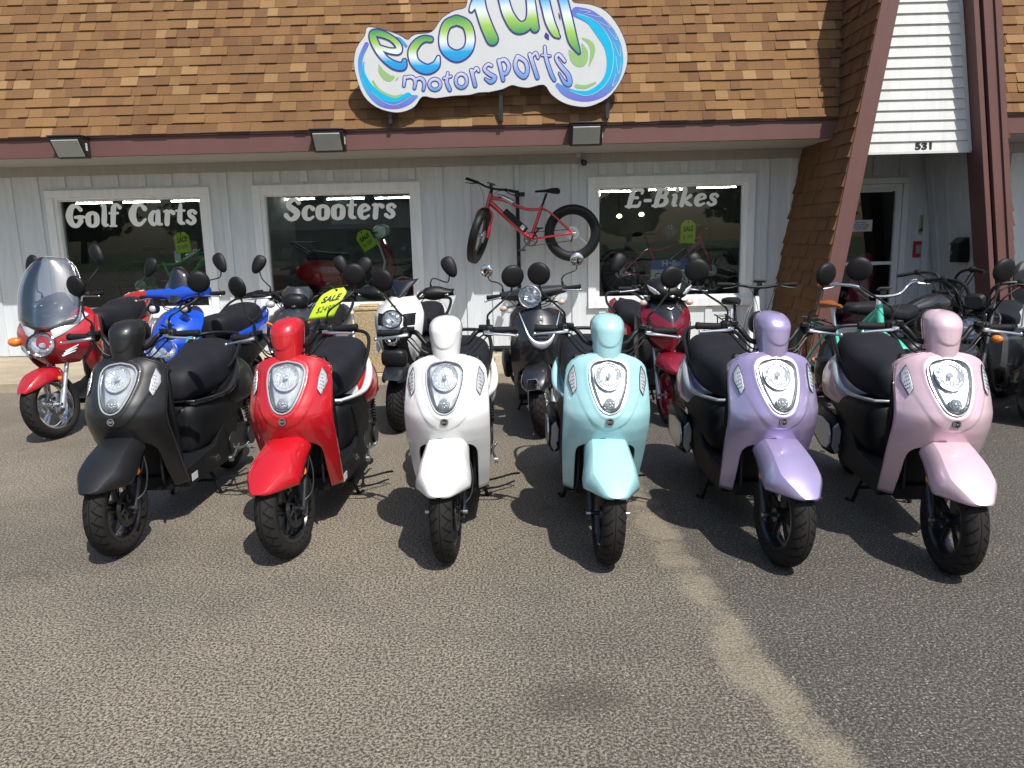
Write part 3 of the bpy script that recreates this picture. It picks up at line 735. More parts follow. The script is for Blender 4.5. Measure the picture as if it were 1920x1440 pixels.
def shingle_mat(name,cols,bright=1):
    m,n,p=nt(name); p.inputs['Roughness'].default_value=.9; p.inputs['Specular IOR Level'].default_value=.15
    at=n.nodes.new('ShaderNodeAttribute'); at.attribute_name='tone'
    cr=n.nodes.new('ShaderNodeValToRGB'); cr.color_ramp.interpolation='LINEAR'
    el=cr.color_ramp.elements
    while len(el)<len(cols): el.new(.5)
    for i,c in enumerate(cols): el[i].position=i/(len(cols)-1); el[i].color=tuple(x*bright for x in c)+(1,)
    lk(n,at.outputs['Fac'],cr.inputs[0])
    tc=n.nodes.new('ShaderNodeTexCoord'); nz=n.nodes.new('ShaderNodeTexNoise'); nz.inputs['Scale'].default_value=260; nz.inputs['Detail'].default_value=3; lk(n,tc.outputs['Object'],nz.inputs['Vector'])
    n2=n.nodes.new('ShaderNodeTexNoise'); n2.inputs['Scale'].default_value=1.3; n2.inputs['Detail'].default_value=6; lk(n,tc.outputs['Object'],n2.inputs['Vector'])
    mx=n.nodes.new('ShaderNodeMix'); mx.data_type='RGBA'; mx.blend_type='MULTIPLY'; mx.inputs[0].default_value=1
    mr=n.nodes.new('ShaderNodeMapRange'); mr.inputs[1].default_value=.3; mr.inputs[2].default_value=.7; mr.inputs[3].default_value=.62; mr.inputs[4].default_value=1.35; lk(n,nz.outputs['Fac'],mr.inputs[0])
    ma=n.nodes.new('ShaderNodeMath'); ma.operation='MULTIPLY_ADD'; lk(n,n2.outputs['Fac'],ma.inputs[0]); ma.inputs[1].default_value=.5; ma.inputs[2].default_value=.75
    mm=n.nodes.new('ShaderNodeMath'); mm.operation='MULTIPLY'; lk(n,mr.outputs[0],mm.inputs[0]); lk(n,ma.outputs[0],mm.inputs[1])
    lk(n,cr.outputs[0],mx.inputs[6]); lk(n,mm.outputs[0],mx.inputs[7]); lk(n,mx.outputs[2],p.inputs['Base Color'])
    b=n.nodes.new('ShaderNodeBump'); b.inputs['Strength'].default_value=.5; b.inputs['Distance'].default_value=.002; lk(n,nz.outputs['Fac'],b.inputs['Height']); lk(n,b.outputs['Normal'],p.inputs['Normal'])
    return m
SH=[(.130,.068,.036),(.155,.083,.041),(.185,.100,.046),(.215,.122,.053),(.285,.175,.085)]
M['shingle']=shingle_mat('tan roof shingles',SH)
shop=thing('shop_building',(0,YW,0),0,'grey boarded shop with tan shingled mansard roof and brown fascia','building')
def sp(mb,name,m,parent=None,**k):
    """build in world coordinates, then hang under the shop"""
    o=mb.build(name,m,parent or shop,**k)
    if parent is None: o.location=(0,-YW,0)
    return o
# --- walls around the openings
WX=[(-5.80,-3.93),(-3.21,-1.31),(.95,2.82)]; WZ0,WZ1=.68,2.10
DX0,DX1,DZ=3.86,4.72,2.03
def wall_grid(mb,x0,x1,z0,z1,y0,y1,holes):
    xs=sorted({x0,x1}|{h[0] for h in holes}|{h[1] for h in holes}); zs=sorted({z0,z1}|{h[2] for h in holes}|{h[3] for h in holes})
    for a,b in zip(xs,xs[1:]):
        run=None
        for c,d in zip(zs,zs[1:]):
            hole=any(h[0]-1e-6<=a and b<=h[1]+1e-6 and h[2]-1e-6<=c and d<=h[3]+1e-6 for h in holes)
            if not hole: run=(run[0],d) if run else (c,d)
            if hole and run: mb.bx(a,b,y0,y1,run[0],run[1]); run=None
        if run: mb.bx(a,b,y0,y1,run[0],run[1])
holes=[(a,b,WZ0,WZ1) for a,b in WX]+[(DX0,DX1,.10,DZ)]
mb=MB(); wall_grid(mb,-9.5,9.5,.10,2.50,YW,YW+.14,holes)
bat=mb; x=-9.4
k=0
while x<9.4:
    segs=[(.125,2.36)]
    for a,b,c,d in holes:
        if a-.13<x<b+.10: segs=[(.125,c-.12),(d+.12,2.36)] if c>.3 else [(d+.10,2.36)]
    for z0,z1 in segs:
        if z1>z0: bat.bx(x,x+.088,YW-.020-.0013*(k%3),YW+.002,z0,z1)
    # saw-kerf groove of the sheet
    x+=.335+.01*math.sin(k*2.1); k+=1
sp(bat,'wall',M['wall'],bevel=.003)
mb=MB(); x=-9.3
mb.bx(-9.5,3.48,YW-.028,YW-.001,2.362,2.474); mb.bx(5.35,9.5,YW-.028,YW-.001,2.362,2.474)
sp(mb,'header_board',M['soffit'])
mb=MB(); mb.bx(-9.5,9.5,YW-.012,YW+.005,.095,.124); sp(mb,'base_gap',M['blk'])
# corner post between the two wall sections
mb=MB(); mb.bx(-.045,.015,YW-.05,YW-.021,.13,2.36); sp(mb,'joint_board',M['wall'],bevel=.003)
# --- windows
GLS=glass('shop window glass',(.80,.86,.84),refl=.95,base=.0,ior=1.5)
texts=['Golf Carts','Scooters','E-Bikes']
for i,(a,b) in enumerate(WX):
    mb=MB(); w=.095
    z0,z1=WZ0,WZ1
    # outer casing, mitred look: jambs, head, sill
    mb.bx(a-w,b+w,YW-.036,YW-.001,z1,z1+w*.95); mb.bx(a-w,a,YW-.034,YW-.001,z0,z1-.001); mb.bx(b,b+w,YW-.034,YW-.001,z0,z1-.001)
    mb.bx(a-w,b+w,YW-.05,YW-.001,z0-w,z0-.001)
    # inner stepped frame
    t=.026
    mb.bx(a,b,YW-.012,YW+.10,z1-t,z1-.0005); mb.bx(a,b,YW-.012,YW+.10,z0,z0+t)
    mb.bx(a,a+t+.02,YW-.010,YW+.10,z0+t,z1-t); mb.bx(b-t-.02,b,YW-.010,YW+.10,z0+t,z1-t)
    t2=.044
    mb.bx(a+t+.02,b-t-.02,YW+.03,YW+.09,z1-t2,z1-t-.001); mb.bx(a+t+.02,b-t-.02,YW+.03,YW+.09,z0+t+.001,z0+t2)
    wn=sp(mb,'window',M['trim'],bevel=.004)
    wn['label']=['shop window lettered Golf Carts','shop window lettered Scooters','shop window lettered E-Bikes'][i]
    g=MB(); g.bx(a+.04,b-.04,YW+.055,YW+.063,z0+.04,z1-.04); g.build('pane',GLS,wn)
    tm=MB(); wd=[1.68,1.42,1.16][i]; x0=[a+.07,a+.25,a+.36][i]; zt=[1.735,1.755,1.815][i]
    textmesh(tm,texts[i],x0,zt,[.29,.285,.235][i],YW+.052,shear=.10 if i<2 else .22,width=wd,weight=1.0)
    tm.build('lettering',mat('white window vinyl',(.92,.94,.93),.5) if i==0 else bpy.data.materials['white window vinyl'],wn)
# --- door in the gable porch
mb=MB(); mb.bx(DX0-.10,DX1+.08,YW-.05,YW-.002,DZ,DZ+.07); mb.bx(DX1,DX1+.075,YW-.05,YW-.002,.12,DZ-.001); mb.bx(DX0-.09,DX0,YW-.05,YW-.002,.12,DZ-.001)
dr=sp(mb,'door_frame',M['trim'],bevel=.004)
mb=MB(); st=.075
mb.bx(DX0+.004,DX0+st,YW-.028,YW+.02,.14,DZ-.004); mb.bx(DX1-st,DX1-.004,YW-.028,YW+.02,.14,DZ-.004); mb.bx(DX0+st,DX1-st,YW-.026,YW+.018,DZ-.09,DZ-.005); mb.bx(DX0+st,DX1-st,YW-.026,YW+.018,.14,.30)
mb.bx(DX0+st,DX1-st,YW-.026,YW+.018,1.045,1.085)
for k in range(60): mb.bx(DX1-.0035,DX1+.004,YW-.058,YW-.030,.2+.03*k,.222+.03*k)
mb.bx(DX0+.32,DX1-.14,YW-.05,YW-.027,DZ-.10,DZ-.075)
dd=sp(mb,'door',M['trim'],bevel=.002)
g=MB(); g.bx(DX0+st,DX1-st,YW-.002,YW+.004,.30,1.045); g.bx(DX0+st,DX1-st,YW-.002,YW+.004,1.085,DZ-.09); g.build('pane',GLS,dd)
g=MB(); g.bx(4.10,4.38,YW-.0065,YW-.004,1.46,1.60); nd=g.build('notice',M['sticker'],dd)
bfont('Store Hours\nTues-Sat 10am-5pm\nSun & Mon Closed\n555-631-4667',.026,M['blk'],'notice_text',nd,loc=(4.24,YW-.0075,1.53),offset=.0005)
# --- soffit, fascia, mansard
GX0,GX1=3.42,5.28
mb=MB(); mb.bx(-9.5,3.60,8.90,YW-.001,2.476,2.50); mb.bx(5.15,9.5,8.90,YW-.001,2.476,2.50); sp(mb,'soffit',M['soffit'])
mb=MB(); mb.bx(-9.5,3.62,8.855,8.90,2.475,2.685); mb.bx(5.14,9.5,8.855,8.90,2.475,2.685); sp(mb,'fascia',M['beam'],bevel=.004)
mb=MB(); mb.bx(-9.5,3.63,8.835,8.854,2.672,2.700); mb.bx(5.13,9.5,8.835,8.854,2.672,2.700); sp(mb,'drip_edge',M['beamd'])
def shingles(name,org,U,V,Nn,rows,exp,u0f,u1f,parent,tabw=(.11,.20),seed=1,thick=.006,tone=(0,1)):
    """courses of tabs: org + u*U + v*V; each tab a thin wedge with its own tone"""
    rr=random.Random(seed); mb=MB(); tones=[]
    U=Vector(U);V=Vector(V);Nn=Vector(Nn);org=Vector(org)
    for r in range(rows):
        v0=r*exp; v1=v0+exp*1.15; ua,ub=u0f(v0),u1f(v0); u=ua-rr.random()*.1*0; 
        t_=rr.random()
        while u<ub-.004:
            w_=rr.uniform(*tabw); w_=w_*.55 if rr.random()<.12 else w_
            e=min(u+w_,ub); 
            if ub-e<.03: e=ub
            lift=thick*(2.1 if rr.random()<.42 else 1.0); g=.0012 if rr.random()<.5 else .0002
            j=rr.uniform(-.0025,.0025)
            a=org+U*(u+g)+V*(v0+j); b=org+U*(e-g)+V*(v0+j); c=org+U*(min(e,u1f(v1)+.02)-g)+V*v1; d=org+U*(u+g)+V*v1
            mb.add([a+Nn*lift*1.6,b+Nn*lift*1.6,c+Nn*.001,d+Nn*.001,a-Nn*.002,b-Nn*.002],[(0,1,2,3),(4,5,1,0),(4,0,3),(5,2,1)],0)
            t=clamp(rr.gauss(.45,.19),0,1)
            if rr.random()<.09: t=rr.uniform(.8,1)
            t=tone[0]+(tone[1]-tone[0])*t
            tones+=[t]*6
            u=e
    me=bpy.data.meshes.new(name); me.from_pydata(mb.v,[],mb.f); me.materials.append(M['shingle'])
    at=me.attributes.new('tone','FLOAT','POINT'); at.data.foreach_set('value',tones); me.update()
    o=bpy.data.objects.new(name,me); col.objects.link(o); o.parent=parent; o.location=(0,-YW,0); return o
SL=rad(66); UV=Vector((0,math.cos(SL),math.sin(SL))); NV=Vector((0,-math.sin(SL),math.cos(SL)))
mb=MB(); p0=Vector((0,8.845,2.694)); L=2.6
def slab(x0,x1):
    a=p0-NV*.02; mb.add([(x0,a.y,a.z),(x1,a.y,a.z),(x1,a.y+UV.y*L,a.z+UV.z*L),(x0,a.y+UV.y*L,a.z+UV.z*L),(x0,a.y+.9,a.z),(x1,a.y+.9,a.z),(x1,a.y+UV.y*L+.6,a.z+UV.z*L),(x0,a.y+UV.y*L+.6,a.z+UV.z*L)],[(0,1,2,3),(0,3,7,4),(1,5,6,2),(3,2,6,7)],0)
slab(-9.5,3.95); slab(4.8,9.5); rf=sp(mb,'roof',mat('roof felt',(.04,.03,.03),.9))
gl=lambda v:3.635+.0*v   # where the gable meets the left roof
shingles('shingles',(0,8.832,2.692),(1,0,0),UV,NV,20,.121,lambda v:-9.48,lambda v:3.62+.118*v,shop,seed=4)
shingles('shingles',(0,8.832,2.692),(1,0,0),UV,NV,20,.121,lambda v:5.14-.0*v,lambda v:9.48,shop,seed=9)
# --- steep gable over the entrance: two leaning beams, shingled flanks, vinyl infill
tl=.150    # lean: metres in x per metre of height
def gx(z,side): return (3.105+tl*z) if side<0 else (5.40-tl*z)
YF=8.35
for side in(-1,1):
    mb=MB(); s=side
    def xx(z,o): return gx(z,s)-s*o*1.0 if False else gx(z,s)+(-s)*o
    def leg(o0,o1,y0,y1,z0=-.01,z1=5.0,m=0):
        mb.add([(xx(z0,o0),y0,z0),(xx(z0,o1),y0,z0),(xx(z1,o1),y0,z1),(xx(z1,o0),y0,z1),(xx(z0,o0),y1,z0),(xx(z0,o1),y1,z0),(xx(z1,o1),y1,z1),(xx(z1,o0),y1,z1)],[(0,1,2,3),(7,6,5,4),(0,3,7,4),(1,5,6,2),(0,4,5,1),(3,2,6,7)],m)
    leg(.0,.06,YF-.02,YF+.02); leg(.055,.165,YF,YF+.06)
    if side>0: leg(.20,.255,YF+.012,YF+.30); leg(.17,.2,YF+.06,YF+.2,m=1)
    else: leg(.166,.20,YF+.03,YF+.30)
    sp(mb,'gable_beam',[M['beam'],M['beamd']],bevel=.004)
    mb=MB()   # flank deck under the shingles
    leg(.004,.02,YF+.021,YW-.001 if side<0 else YW-.001); sp(mb,'gable_flank',M['beam'])
    nrm=Vector((-math.cos(math.atan(tl)),0,math.sin(math.atan(tl)))) if s<0 else Vector((math.cos(math.atan(tl)),0,math.sin(math.atan(tl))))
    vv=Vector((tl*(-s),0,1)).normalized(); 
    shingles('gable_shingles',(gx(0,s),YF-.01,0),(0,1,0),vv,nrm,31,.150,lambda v:0,lambda v:YW-YF+(0 if v<2.5 else .0),shop,tabw=(.10,.17),seed=20+s,thick=.009,tone=(-.0,.35))
# vinyl infill: lapped boards cut to the slope
mb=MB(); z=2.285; YS=8.56
k=0
while z<4.9:
    z1=z+.1055; a0,b0=gx(z,-1)+.2,gx(z,1)-.26; a1,b1=gx(z1,-1)+.2,gx(z1,1)-.26
    mb.add([(a0,YS-.017,z),(b0,YS-.017,z),(b1,YS,z1+.004),(a1,YS,z1+.004),(a0,YS+.004,z-.002),(b0,YS+.004,z-.002)],[(0,1,2,3),(4,5,1,0)],0)
    z=z1
sp(mb,'gable_siding',M['vinyl'])
mb=MB(); z0,z1=2.28,4.9
b0,b1=gx(z0,1)-.262,gx(z1,1)-.262
mb.add([(b0-.03,YS-.03,z0),(b0,YS-.03,z0),(b1,YS-.03,z1),(b1-.03,YS-.03,z1),(b0-.03,YS,z0),(b0,YS,z0),(b1,YS,z1),(b1-.03,YS,z1)],[(0,1,2,3),(0,3,7,4),(1,5,6,2)],0)
mb.bx(gx(2.28,-1)+.2,gx(2.28,1)-.26,YS-.02,YS+.02,2.262,2.284)
sp(mb,'siding_trim',M['vinyl'])
mb=MB(); mb.bx(gx(2.3,-1)+.15,gx(2.3,1)-.15,YS+.02,YW-.001,2.40,2.43); sp(mb,'porch_ceiling',M['soffit'])
mb=MB(); 
a=p0; mb.tube([(3.612,8.80,2.70),(3.612+.27,8.80+UV.y*2.3-.01,2.70+UV.z*2.3)],.017,4); sp(mb,'valley_flashing',M['flash'])
nb=bfont('531',.105,mat('black house numbers',(.02,.015,.012),.4),'house_number',shop,.004,(4.30,YS-.0145-YW,2.335),offset=.003,xs=1.25)
mb=MB(); xz=lambda z:gx(z,1)-.10
mb.add([(xz(.1),8.66,.1),(xz(.1),YW-.03,.1),(xz(2.398),YW-.03,2.398),(xz(2.398),8.66,2.398),(xz(.1)+.02,8.66,.1),(xz(2.398)+.02,8.66,2.398)],[(0,1,2,3),(4,0,3,5)],0)
for k in range(4):
    yb=8.78+.29*k; mb.add([(xz(.11)-.012,yb,.11),(xz(.11)-.012,yb+.07,.11),(xz(2.39)-.012,yb+.07,2.39),(xz(2.39)-.012,yb,2.39),(xz(.11),yb,.11),(xz(2.39),yb,2.39),(xz(.11),yb+.07,.11),(xz(2.39),yb+.07,2.39)],[(0,1,2,3),(4,0,3,5),(1,6,7,2)],0)
sp(mb,'porch_side_wall',M['wall'])
# --- dim showroom behind the glass
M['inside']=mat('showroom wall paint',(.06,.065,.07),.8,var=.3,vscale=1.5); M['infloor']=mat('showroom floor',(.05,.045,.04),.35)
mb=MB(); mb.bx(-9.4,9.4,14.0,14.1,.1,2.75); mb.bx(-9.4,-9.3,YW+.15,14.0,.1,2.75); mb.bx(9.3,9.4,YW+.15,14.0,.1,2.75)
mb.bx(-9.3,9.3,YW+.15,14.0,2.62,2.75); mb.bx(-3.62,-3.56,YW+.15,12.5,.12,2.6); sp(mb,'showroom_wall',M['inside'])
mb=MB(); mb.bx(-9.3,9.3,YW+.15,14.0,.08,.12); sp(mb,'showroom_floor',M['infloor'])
mb=MB(); mb.bx(-9.5,9.5,YW+.9,14.3,2.76,2.9); mb.bx(-9.5,9.5,YW+.141,YW+1.0,2.50,2.62); sp(mb,'roof_deck',M['beamd'])
tube=mat('lit fluorescent tube',(1,1,1),.5,emit=(1,.98,.9),es=55); bulb=mat('lit round ceiling bulb',(1,1,.9),.5,emit=(1,.86,.5),es=9)
for (x0,x1,yy,zz) in [(-6.78,-6.19,12,2.17),(-6.06,-5.455,12,2.17),(-5.317,-4.70,12,2.17),(-3.69,-3.09,12,2.155),(-2.94,-2.33,12,2.145),(-2.20,-1.55,12,2.14),(1.2,1.8,12,2.155),(1.95,2.55,12,2.165),(2.68,3.30,12,2.18)]:
    q=MB(); q.bx(x0,x1,yy,yy+.12,zz-.002,zz+.05); f=q.build('ceiling_light',M['silver'],None,loc=(0,0,0)); tag(f,None,'light')
    f['label']='lit fluorescent tube above the inside of the shop windows'; f['group']='fluorescent tubes in the showroom'
    q=MB(); q.cyl((x0+.02,yy+.06,zz+.012-.035),(x1-.02,yy+.06,zz+.012-.035),.008,n=10); q.build('lit_tube',tube,f)
for (x,y,z) in [(1.45,11.6,2.30),(2.62,11.3,2.38),(3.2,11.4,2.42),(1.21,12.2,2.10),(3.3,11.6,2.13),(1.72,13.6,1.80),(2.1,13.6,1.82)]:
    q=MB(); q.ell((x,y,z),(.045,.045,.035),14,8); f=q.build('ceiling_bulb',bulb); q=MB(); q.cyl((x,y,z+.03),(x,y,2.62),.008,n=6); q.build('bulb_stem',M['dkmetal'],f)
    tag(f,'round warm bulb glowing behind the E-Bikes window','light','round bulbs behind the right window')
# ---------------------------------------------------------------- the hung sign (drawing units of two half sheets -> metres on the board)
YS_=8.75
def Lp(x,y): return (34.3+x*.5238,y*.5238)
def Rp(x,y): return (891.4+x*.5238,y*.5238)
def bd(X,Z): x,z=.00161*X-.00004*Z-1.787,-.00004*X-.00152*Z+3.9078; return (x*YS_/8.45,1.5+(z-1.5)*YS_/8.45)
def conv(pts,F):
    out=[]
    for p in pts:
        x,z=bd(*F(p[0],p[1])); out.append((x,z,(p[2] if len(p)>2 else 0)*.5238*.00157))
    return out
def ramp_mat(name,stops,rough=.35):
    m,n,p=nt(name); p.inputs['Roughness'].default_value=rough; p.inputs['Coat Weight'].default_value=.3
    at=n.nodes.new('ShaderNodeAttribute'); at.attribute_name='tone'; cr=n.nodes.new('ShaderNodeValToRGB'); el=cr.color_ramp.elements
    while len(el)<len(stops): el.new(.5)
    for i,(ps,c) in enumerate(stops): el[i].position=ps; el[i].color=(*c,1)
    lk(n,at.outputs['Fac'],cr.inputs[0]); lk(n,cr.outputs[0],p.inputs['Base Color']); return m
gG=(.03,.28,.09); gY=(.33,.56,.09); gW=(.78,.84,.82); gC=(.0,.36,.68); gB=(.02,.24,.62)
M['eco']=ramp_mat('printed letters green over blue',[(0,gB),(.22,gC),(.45,gW),(.68,gY),(1,gG)])
M['fun']=ramp_mat('printed letters blue over green',[(0,gG),(.28,gY),(.5,gW),(.72,gC),(1,gB)])
M['mot']=ramp_mat('printed letters pale violet',[(0,(.10,.28,.62)),(.45,(.30,.38,.70)),(1,(.60,.60,.78))])
M['ringp']=ramp_mat('printed wheel ring',[(0,(.15,.12,.52)),(.4,(.02,.40,.70)),(1,(.12,.14,.55))])
M['violet']=mat('printed violet outline',(.05,.04,.22),.35); M['cyan']=mat('printed cyan',(.0,.43,.70),.35); M['leaf']=mat('printed leaf green',(.28,.46,.18),.35)
M['board']=mat('white sign face',(.60,.61,.61),.35,coat=.25,var=.02); M['boardedge']=mat('dark sign edge',(.06,.05,.10),.5)
sign=thing('shop_sign',(0,YS_,3.0),0,'white cut-out sign in the shape of a scooter lettered ecofun motorsports above the eave','sign')
def splace(o): o.location=(0,-YS_,-3.0)
def smesh(name,strokes,F,m,y,grow=0,grad=True,parent=None,n=6):
    mb=MB()
    for j,st in enumerate(strokes):
        ribbon(mb,[(a,b,w+grow) for a,b,w in conv(st,F)],y-.0003*(j%3),0,n=n)
    zs=[v[2] for v in mb.v]; lo,hi=min(zs),max(zs)
    me=bpy.data.meshes.new(name); me.from_pydata(mb.v,[],mb.f); me.materials.append(m)
    at=me.attributes.new('tone','FLOAT','POINT'); at.data.foreach_set('value',[(z-lo)/(hi-lo) for z in zs]); me.update()
    o=bpy.data.objects.new(name,me); col.objects.link(o); o.parent=parent or sign
    if parent is None: splace(o)
    return o
outl=[Lp(*p) for p in [(755,480),(650,420),(500,370),(310,325),(255,350),(235,430),(130,580),(92,760),(120,950),(200,1170),(350,1310),(550,1375),(700,1365),(830,1300),(925,1180),(1080,1200),(1300,1172),(1500,1160),(1620,1130),(1780,1125)]]
outl+=[Rp(*p) for p in [(120,1122),(270,1090),(385,1040),(480,1060),(600,1070),(780,1035),(870,1150),(1010,1250),(1180,1300),(1350,1300),(1560,1200),(1700,1030),(1790,800),(1780,560),(1680,330),(1520,140),(1330,60),(1130,35),(1110,-50),(1050,-180),(900,-290),(600,-310),(300,-340),(100,-330)]]
outl+=[Lp(*p) for p in [(1540,-200),(1490,-60),(1465,90),(1330,130),(1180,220),(1080,360),(1000,400),(870,412),(805,440)]]
pl=[bd(*p) for p in crom(outl,3,closed=True)]
mb=MB(); n_=len(pl); mb.add([(x,YS_-.012,z) for x,z in pl]+[(x,YS_+.012,z) for x,z in pl],[tuple(range(n_)),tuple(range(2*n_-1,n_-1,-1))],0)
for i in range(n_): j=(i+1)%n_; mb.add([(pl[i][0],YS_-.012,pl[i][1]),(pl[j][0],YS_-.012,pl[j][1]),(pl[j][0],YS_+.012,pl[j][1]),(pl[i][0],YS_+.012,pl[i][1])],[(0,1,2,3)],1)
o=mb.build('sign_board',[M['board'],M['boardedge']],sign,angle=30); splace(o)
mb=MB(); mb.tube([(x,YS_-.012,z) for x,z in pl],.0035,5,closed=True); o=mb.build('board_edging',M['boardedge'],sign); splace(o)
y0=YS_-.0135
smesh('wheel_ring',[[(255,540,60),(175,720,60),(185,900,70),(270,1090,110),(420,1230,150),(600,1270,130),(750,1220,120),(850,1180,40)]],Lp,M['ringp'],y0)
smesh('ring_tip',[[(580,448,10),(660,480,40),(735,560,40)]],Lp,M['ringp'],y0)
smesh('ring_highlight',[[(215,760,18),(215,900,30),(310,1080,60),(450,1190,75),(600,1225,50),(740,1160,60),(780,1150,20)]],Lp,M['cyan'],y0-.0012)
smesh('wheel_ring',[[(1165,155,130),(1330,215,170),(1500,360,190),(1610,540,200),(1650,740,200),(1620,930,190),(1520,1080,170),(1370,1165,140),(1200,1170,130),(1050,1120,110),(950,1040,60)]],Rp,M['ringp'],y0)
smesh('ring_highlight',[[(1185,190,50),(1310,250,70),(1450,400,110),(1560,560,120),(1595,740,110),(1570,920,100),(1480,1050,80),(1340,1130,60),(1210,1135,50),(1120,1100,30)]],Rp,M['cyan'],y0-.0012)
wl=MB()
for st in [[(1170,172,5),(1380,250,5),(1540,420,6),(1620,640,6),(1600,900,5),(1480,1090,5),(1300,1170,5),(1100,1110,4)],[(1190,130,4),(1330,150,6),(1250,180,3)],[(1290,180,4),(1460,215,6),(1380,150,3)],[(1490,230,4),(1580,340,6),(1420,260,3)],[(1540,350,4),(1660,490,6),(1630,390,3)],[(1620,520,4),(1705,690,6),(1700,550,3)],[(1650,680,4),(1690,900,6),(1720,760,3)],[(1660,900,4),(1620,1050,6),(1670,1000,3)]]:
    ribbon(wl,conv(st,Rp),y0-.0024)
for st in [[(300,1120,3),(450,1250,5),(600,1282,5),(780,1180,4)]]: ribbon(wl,conv(st,Lp),y0-.0024)
o=wl.build('speed_lines',M['board'],sign); splace(o)
for st_ in ([(400,790,15),(430,880,75),(510,950,90),(570,940,40)],[(600,980,10),(625,950,22)],[(320,990,25),(400,1110,40),(560,1190,50),(670,1160,25)]): smesh('green_leaf',[st_],Lp,M['leaf'],y0-.0005)
for st_ in ([(1090,620,30),(1150,710,120),(1230,740,150),(1270,640,90),(1240,540,20)],[(1240,465,15),(1340,530,60),(1370,640,60),(1330,800,15)],[(1180,1050,50),(1290,1060,45),(1410,1010,25)]): smesh('green_leaf',[st_],Rp,M['leaf'],y0-.0005)
LET=[('letter_e',Lp,'eco',[[(430,585,45),(540,620,55),(640,620,72),(640,550,66),(560,470,58),(440,415,72),(340,410,72),(345,490,86),(400,610,82),(480,720,72),(590,795,88),(690,808,82),(712,745,45)]]),
('letter_c',Lp,'eco',[[(1035,480,58),(960,475,65),(880,520,85),(815,620,100),(830,740,105),(900,815,115),(1000,845,105),(1095,795,88),(1128,700,30)]]),
('letter_o',Lp,'eco',[[(1355,250,105),(1235,310,100),(1188,470,95),(1220,610,108),(1350,685,130),(1480,615,110),(1520,470,105),(1475,310,105),(1355,250,105)]]),
('letter_f',Rp,'fun',[[(150,-240,90),(40,-200,140),(-20,-60,165),(10,110,130),(80,320,138),(150,480,140)],[(-105,130,40),(-60,60,90),(0,40,90)]]),
('letter_u',Rp,'fun',[[(240,-160,115),(285,0,118),(345,190,128),(455,335,145),(580,300,110),(615,150,90),(590,-140,90)],[(590,-140,90),(625,100,95),(665,345,95)]]),
('letter_n',Rp,'fun',[[(700,-230,90),(760,-60,110),(800,100,105),(850,280,105),(915,410,80),(955,450,26)],[(770,-80,90),(840,-210,100),(920,-210,100),(975,-60,105),(1010,50,105),(1075,300,110),(1125,490,105),(1180,600,55),(1203,645,20)]])]
for nm,F,m,st in LET:
    o=smesh(nm,st,F,M['violet'],y0-.0025,grow=.032,n=8); 
    smesh('letter_fill',st,F,M[m],y0-.0045,parent=o,n=8)
MOT=[(Lp,[[(712,940,44),(700,1045,40)],[(715,950,36),(795,938,44),(840,985,48),(828,1075,40)],[(838,975,36),(905,955,44),(950,1005,48),(938,1095,40)]]),
(Lp,[[(1080+68*math.sin(a),1030-66*math.cos(a),44) for a in [2*PI*k/10 for k in range(11)]]]),
(Lp,[[(1240,890,36),(1226,1000,50),(1262,1095,52)],[(1190,955,34),(1280,930,34)]]),
(Lp,[[(1405+68*math.sin(a),985-84*math.cos(a),46) for a in [2*PI*k/10 for k in range(11)]]]),
(Lp,[[(1528,855,48),(1575,1045,52)],[(1545,890,36),(1590,832,46),(1618,865,38)]]),
(Rp,[[(140,800,40),(95,785,42),(52,840,46),(110,900,54),(180,945,56),(130,1000,56),(62,960,30)]]),
(Rp,[[(228,740,52),(282,975,50)],[(235,740,42),(305,730,50),(352,810,52),(315,895,48),(275,890,36)]]),
(Rp,[[(460,690,56),(428,770,54),(455,870,62),(535,935,66),(578,860,56),(552,750,52),(460,690,56)]]),
(Rp,[[(606,665,52),(700,945,54)],[(630,690,36),(678,645,42),(706,705,36)]]),
(Rp,[[(787,570,38),(802,700,48),(868,900,52),(908,975,46)],[(750,672,30),(855,682,30)]]),
(Rp,[[(1030,745,44),(962,668,48),(925,705,44),(980,800,54),(1078,920,62),(1095,1025,62),(1035,1005,52),(965,890,24)]])]
for F,st in MOT:
    o=smesh('small_letter',st,F,M['violet'],y0-.0025,grow=.010); smesh('letter_fill',st,F,M['mot'],y0-.0045,grow=-.009,parent=o)
for st_ in ([(800,400,10),(808,440,62),(830,480,20)],[(950,165,8),(962,210,22),(970,250,6)]): smesh('printed_spark',[st_],Rp,M['violet'],y0-.0012)
for X in (-1.375,-.17,.98):
    q=MB(); zb=2.735; q.bx(X-.02,X+.02,YS_+.025,YS_+.05,zb,3.5); q.bx(X-.018,X+.018,YS_+.05,YS_+.62,3.30,3.335); q.bx(X-.018,X+.018,YS_+.05,8.92,zb+.01,zb+.04)
    o=q.build('mounting_bracket',M['dkmetal'],sign); splace(o)
